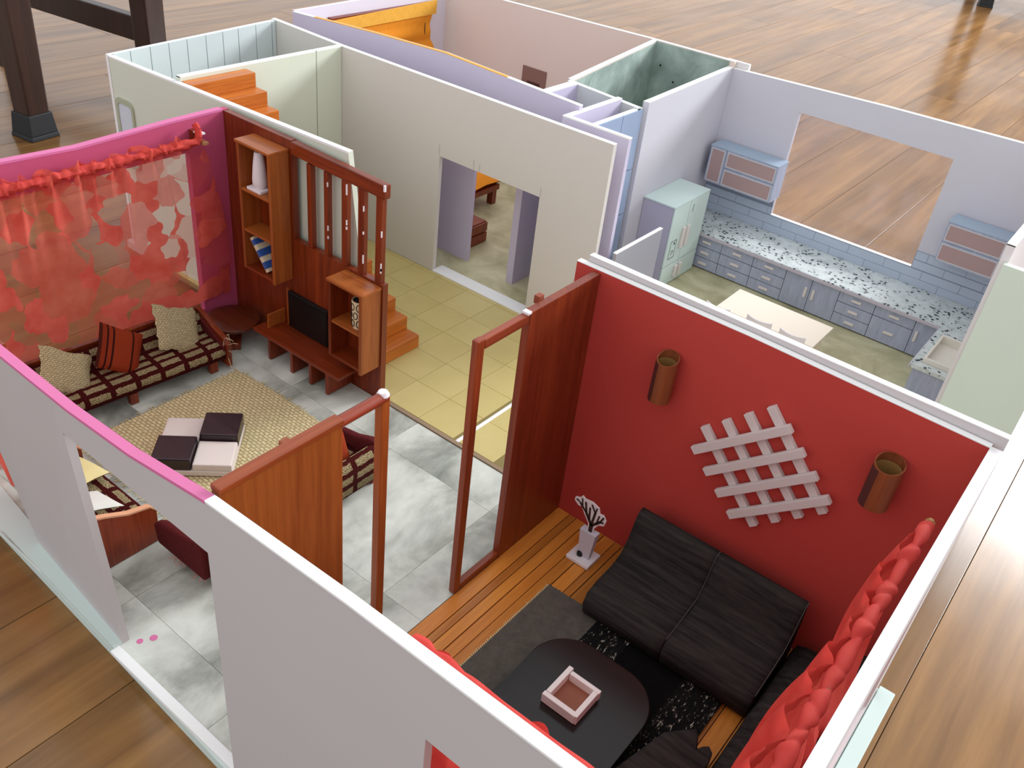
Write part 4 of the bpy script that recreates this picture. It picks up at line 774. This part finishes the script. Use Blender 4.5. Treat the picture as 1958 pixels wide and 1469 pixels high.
for xc, zb_, lab in ((1.755, .278, 'white kitchen chair at the fridge end of the cream table'), (1.965, .298, 'white kitchen chair at the middle of the cream table'), (2.13, .298, 'white kitchen chair at the sink end of the cream table')):
    t = thing('kitchen_chair', lab, 'chair', (xc, 2.86, 0), 'white chairs at the kitchen table')
    MB().box(xc-.06, xc+.06, 2.83, 2.94, .125, .137).build('seat', PAPERW, t, bevel=.003)
    for a in (-.05, .05):
        for b in (2.84, 2.93): MB().box(xc+a-.007, xc+a+.007, b-.007, b+.007, .002, .125).build('leg', PAPERW, t)
    mb = MB(); nb = 10
    for k in range(nb):
        u0, u1 = -1+2*k/nb, -1+2*(k+1)/nb; f = lambda u: (xc+.062*u, 2.85-.022*(1-u*u))
        (a, b), (c, d) = f(u0), f(u1); mb.hexa([(a, b, .137), (c, d, .137), (c, d+.007, .137), (a, b+.007, .137), (a, b, zb_), (c, d, zb_), (c, d+.007, zb_), (a, b+.007, zb_)])
    mb.build('backrest', PAPERW, t)

# ------------------------------------------------------------------ real furniture in the room
RUB = plain('black_rubber_cap', (34, 36, 38), .6)
def stool(label, lp, ang, sx, sy, h, sz=.085):
    t = thing('wooden_chair', label, 'chair', (lp[0], lp[1], FZ)); cs = []
    for i in (0, 1):
        for j in (0, 1):
            p = rot2((lp[0]+i*sx, lp[1]+j*sy), lp, ang); cs.append(p)
            def sq(k, z): return [(rot2((p[0]+a, p[1]+b), p, ang)+(z,)) for a, b in ((-k, -k), (k, -k), (k, k), (-k, k))]
            lg = MB(); lg.hexa(sq(sz*.88, FZ+.12)+sq(sz*1.05, h)); l = lg.build('leg', DARKW, t, bevel=.01)
            cp = MB(); cp.hexa(sq(sz*1.14, FZ+.03)+sq(sz*1.0, FZ+.16)); cp.hexa(sq(sz*1.22, FZ+.001)+sq(sz*1.16, FZ+.03)); cp.build('rubber_cap', RUB, l, bevel=.006)
    for a, b, z in ((0, 2, .44), (1, 3, .44), (0, 1, 1.25), (2, 3, 1.25)): MB().bar(cs[a]+(z,), cs[b]+(z,), .08, .17).build('stretcher', DARKW, t, bevel=.008)
    c = rot2((lp[0]+sx/2, lp[1]+sy/2), lp, ang); kx, ky = abs(sx)/2+.15, abs(sy)/2+.15
    MB().prism([(rot2((c[0]+a, c[1]+b), c, ang)+(h,)) for a, b in ((-kx, -ky), (kx, -ky), (kx, ky), (-kx, ky))], (0, 0, .12)).build('seat', DARKW, t, bevel=.02)
stool('dark wooden chair standing beside the planked end of the model house', (-2.7, 1.94), math.radians(8), -1.6, 1.0, 1.75)
stool('far dark wooden chair at the top edge beyond the kitchen', (.0, 14.9), math.radians(20), 1.6, 1.6, 1.8)
for o in bpy.data.objects:
    if '_org' in o: del o['_org']
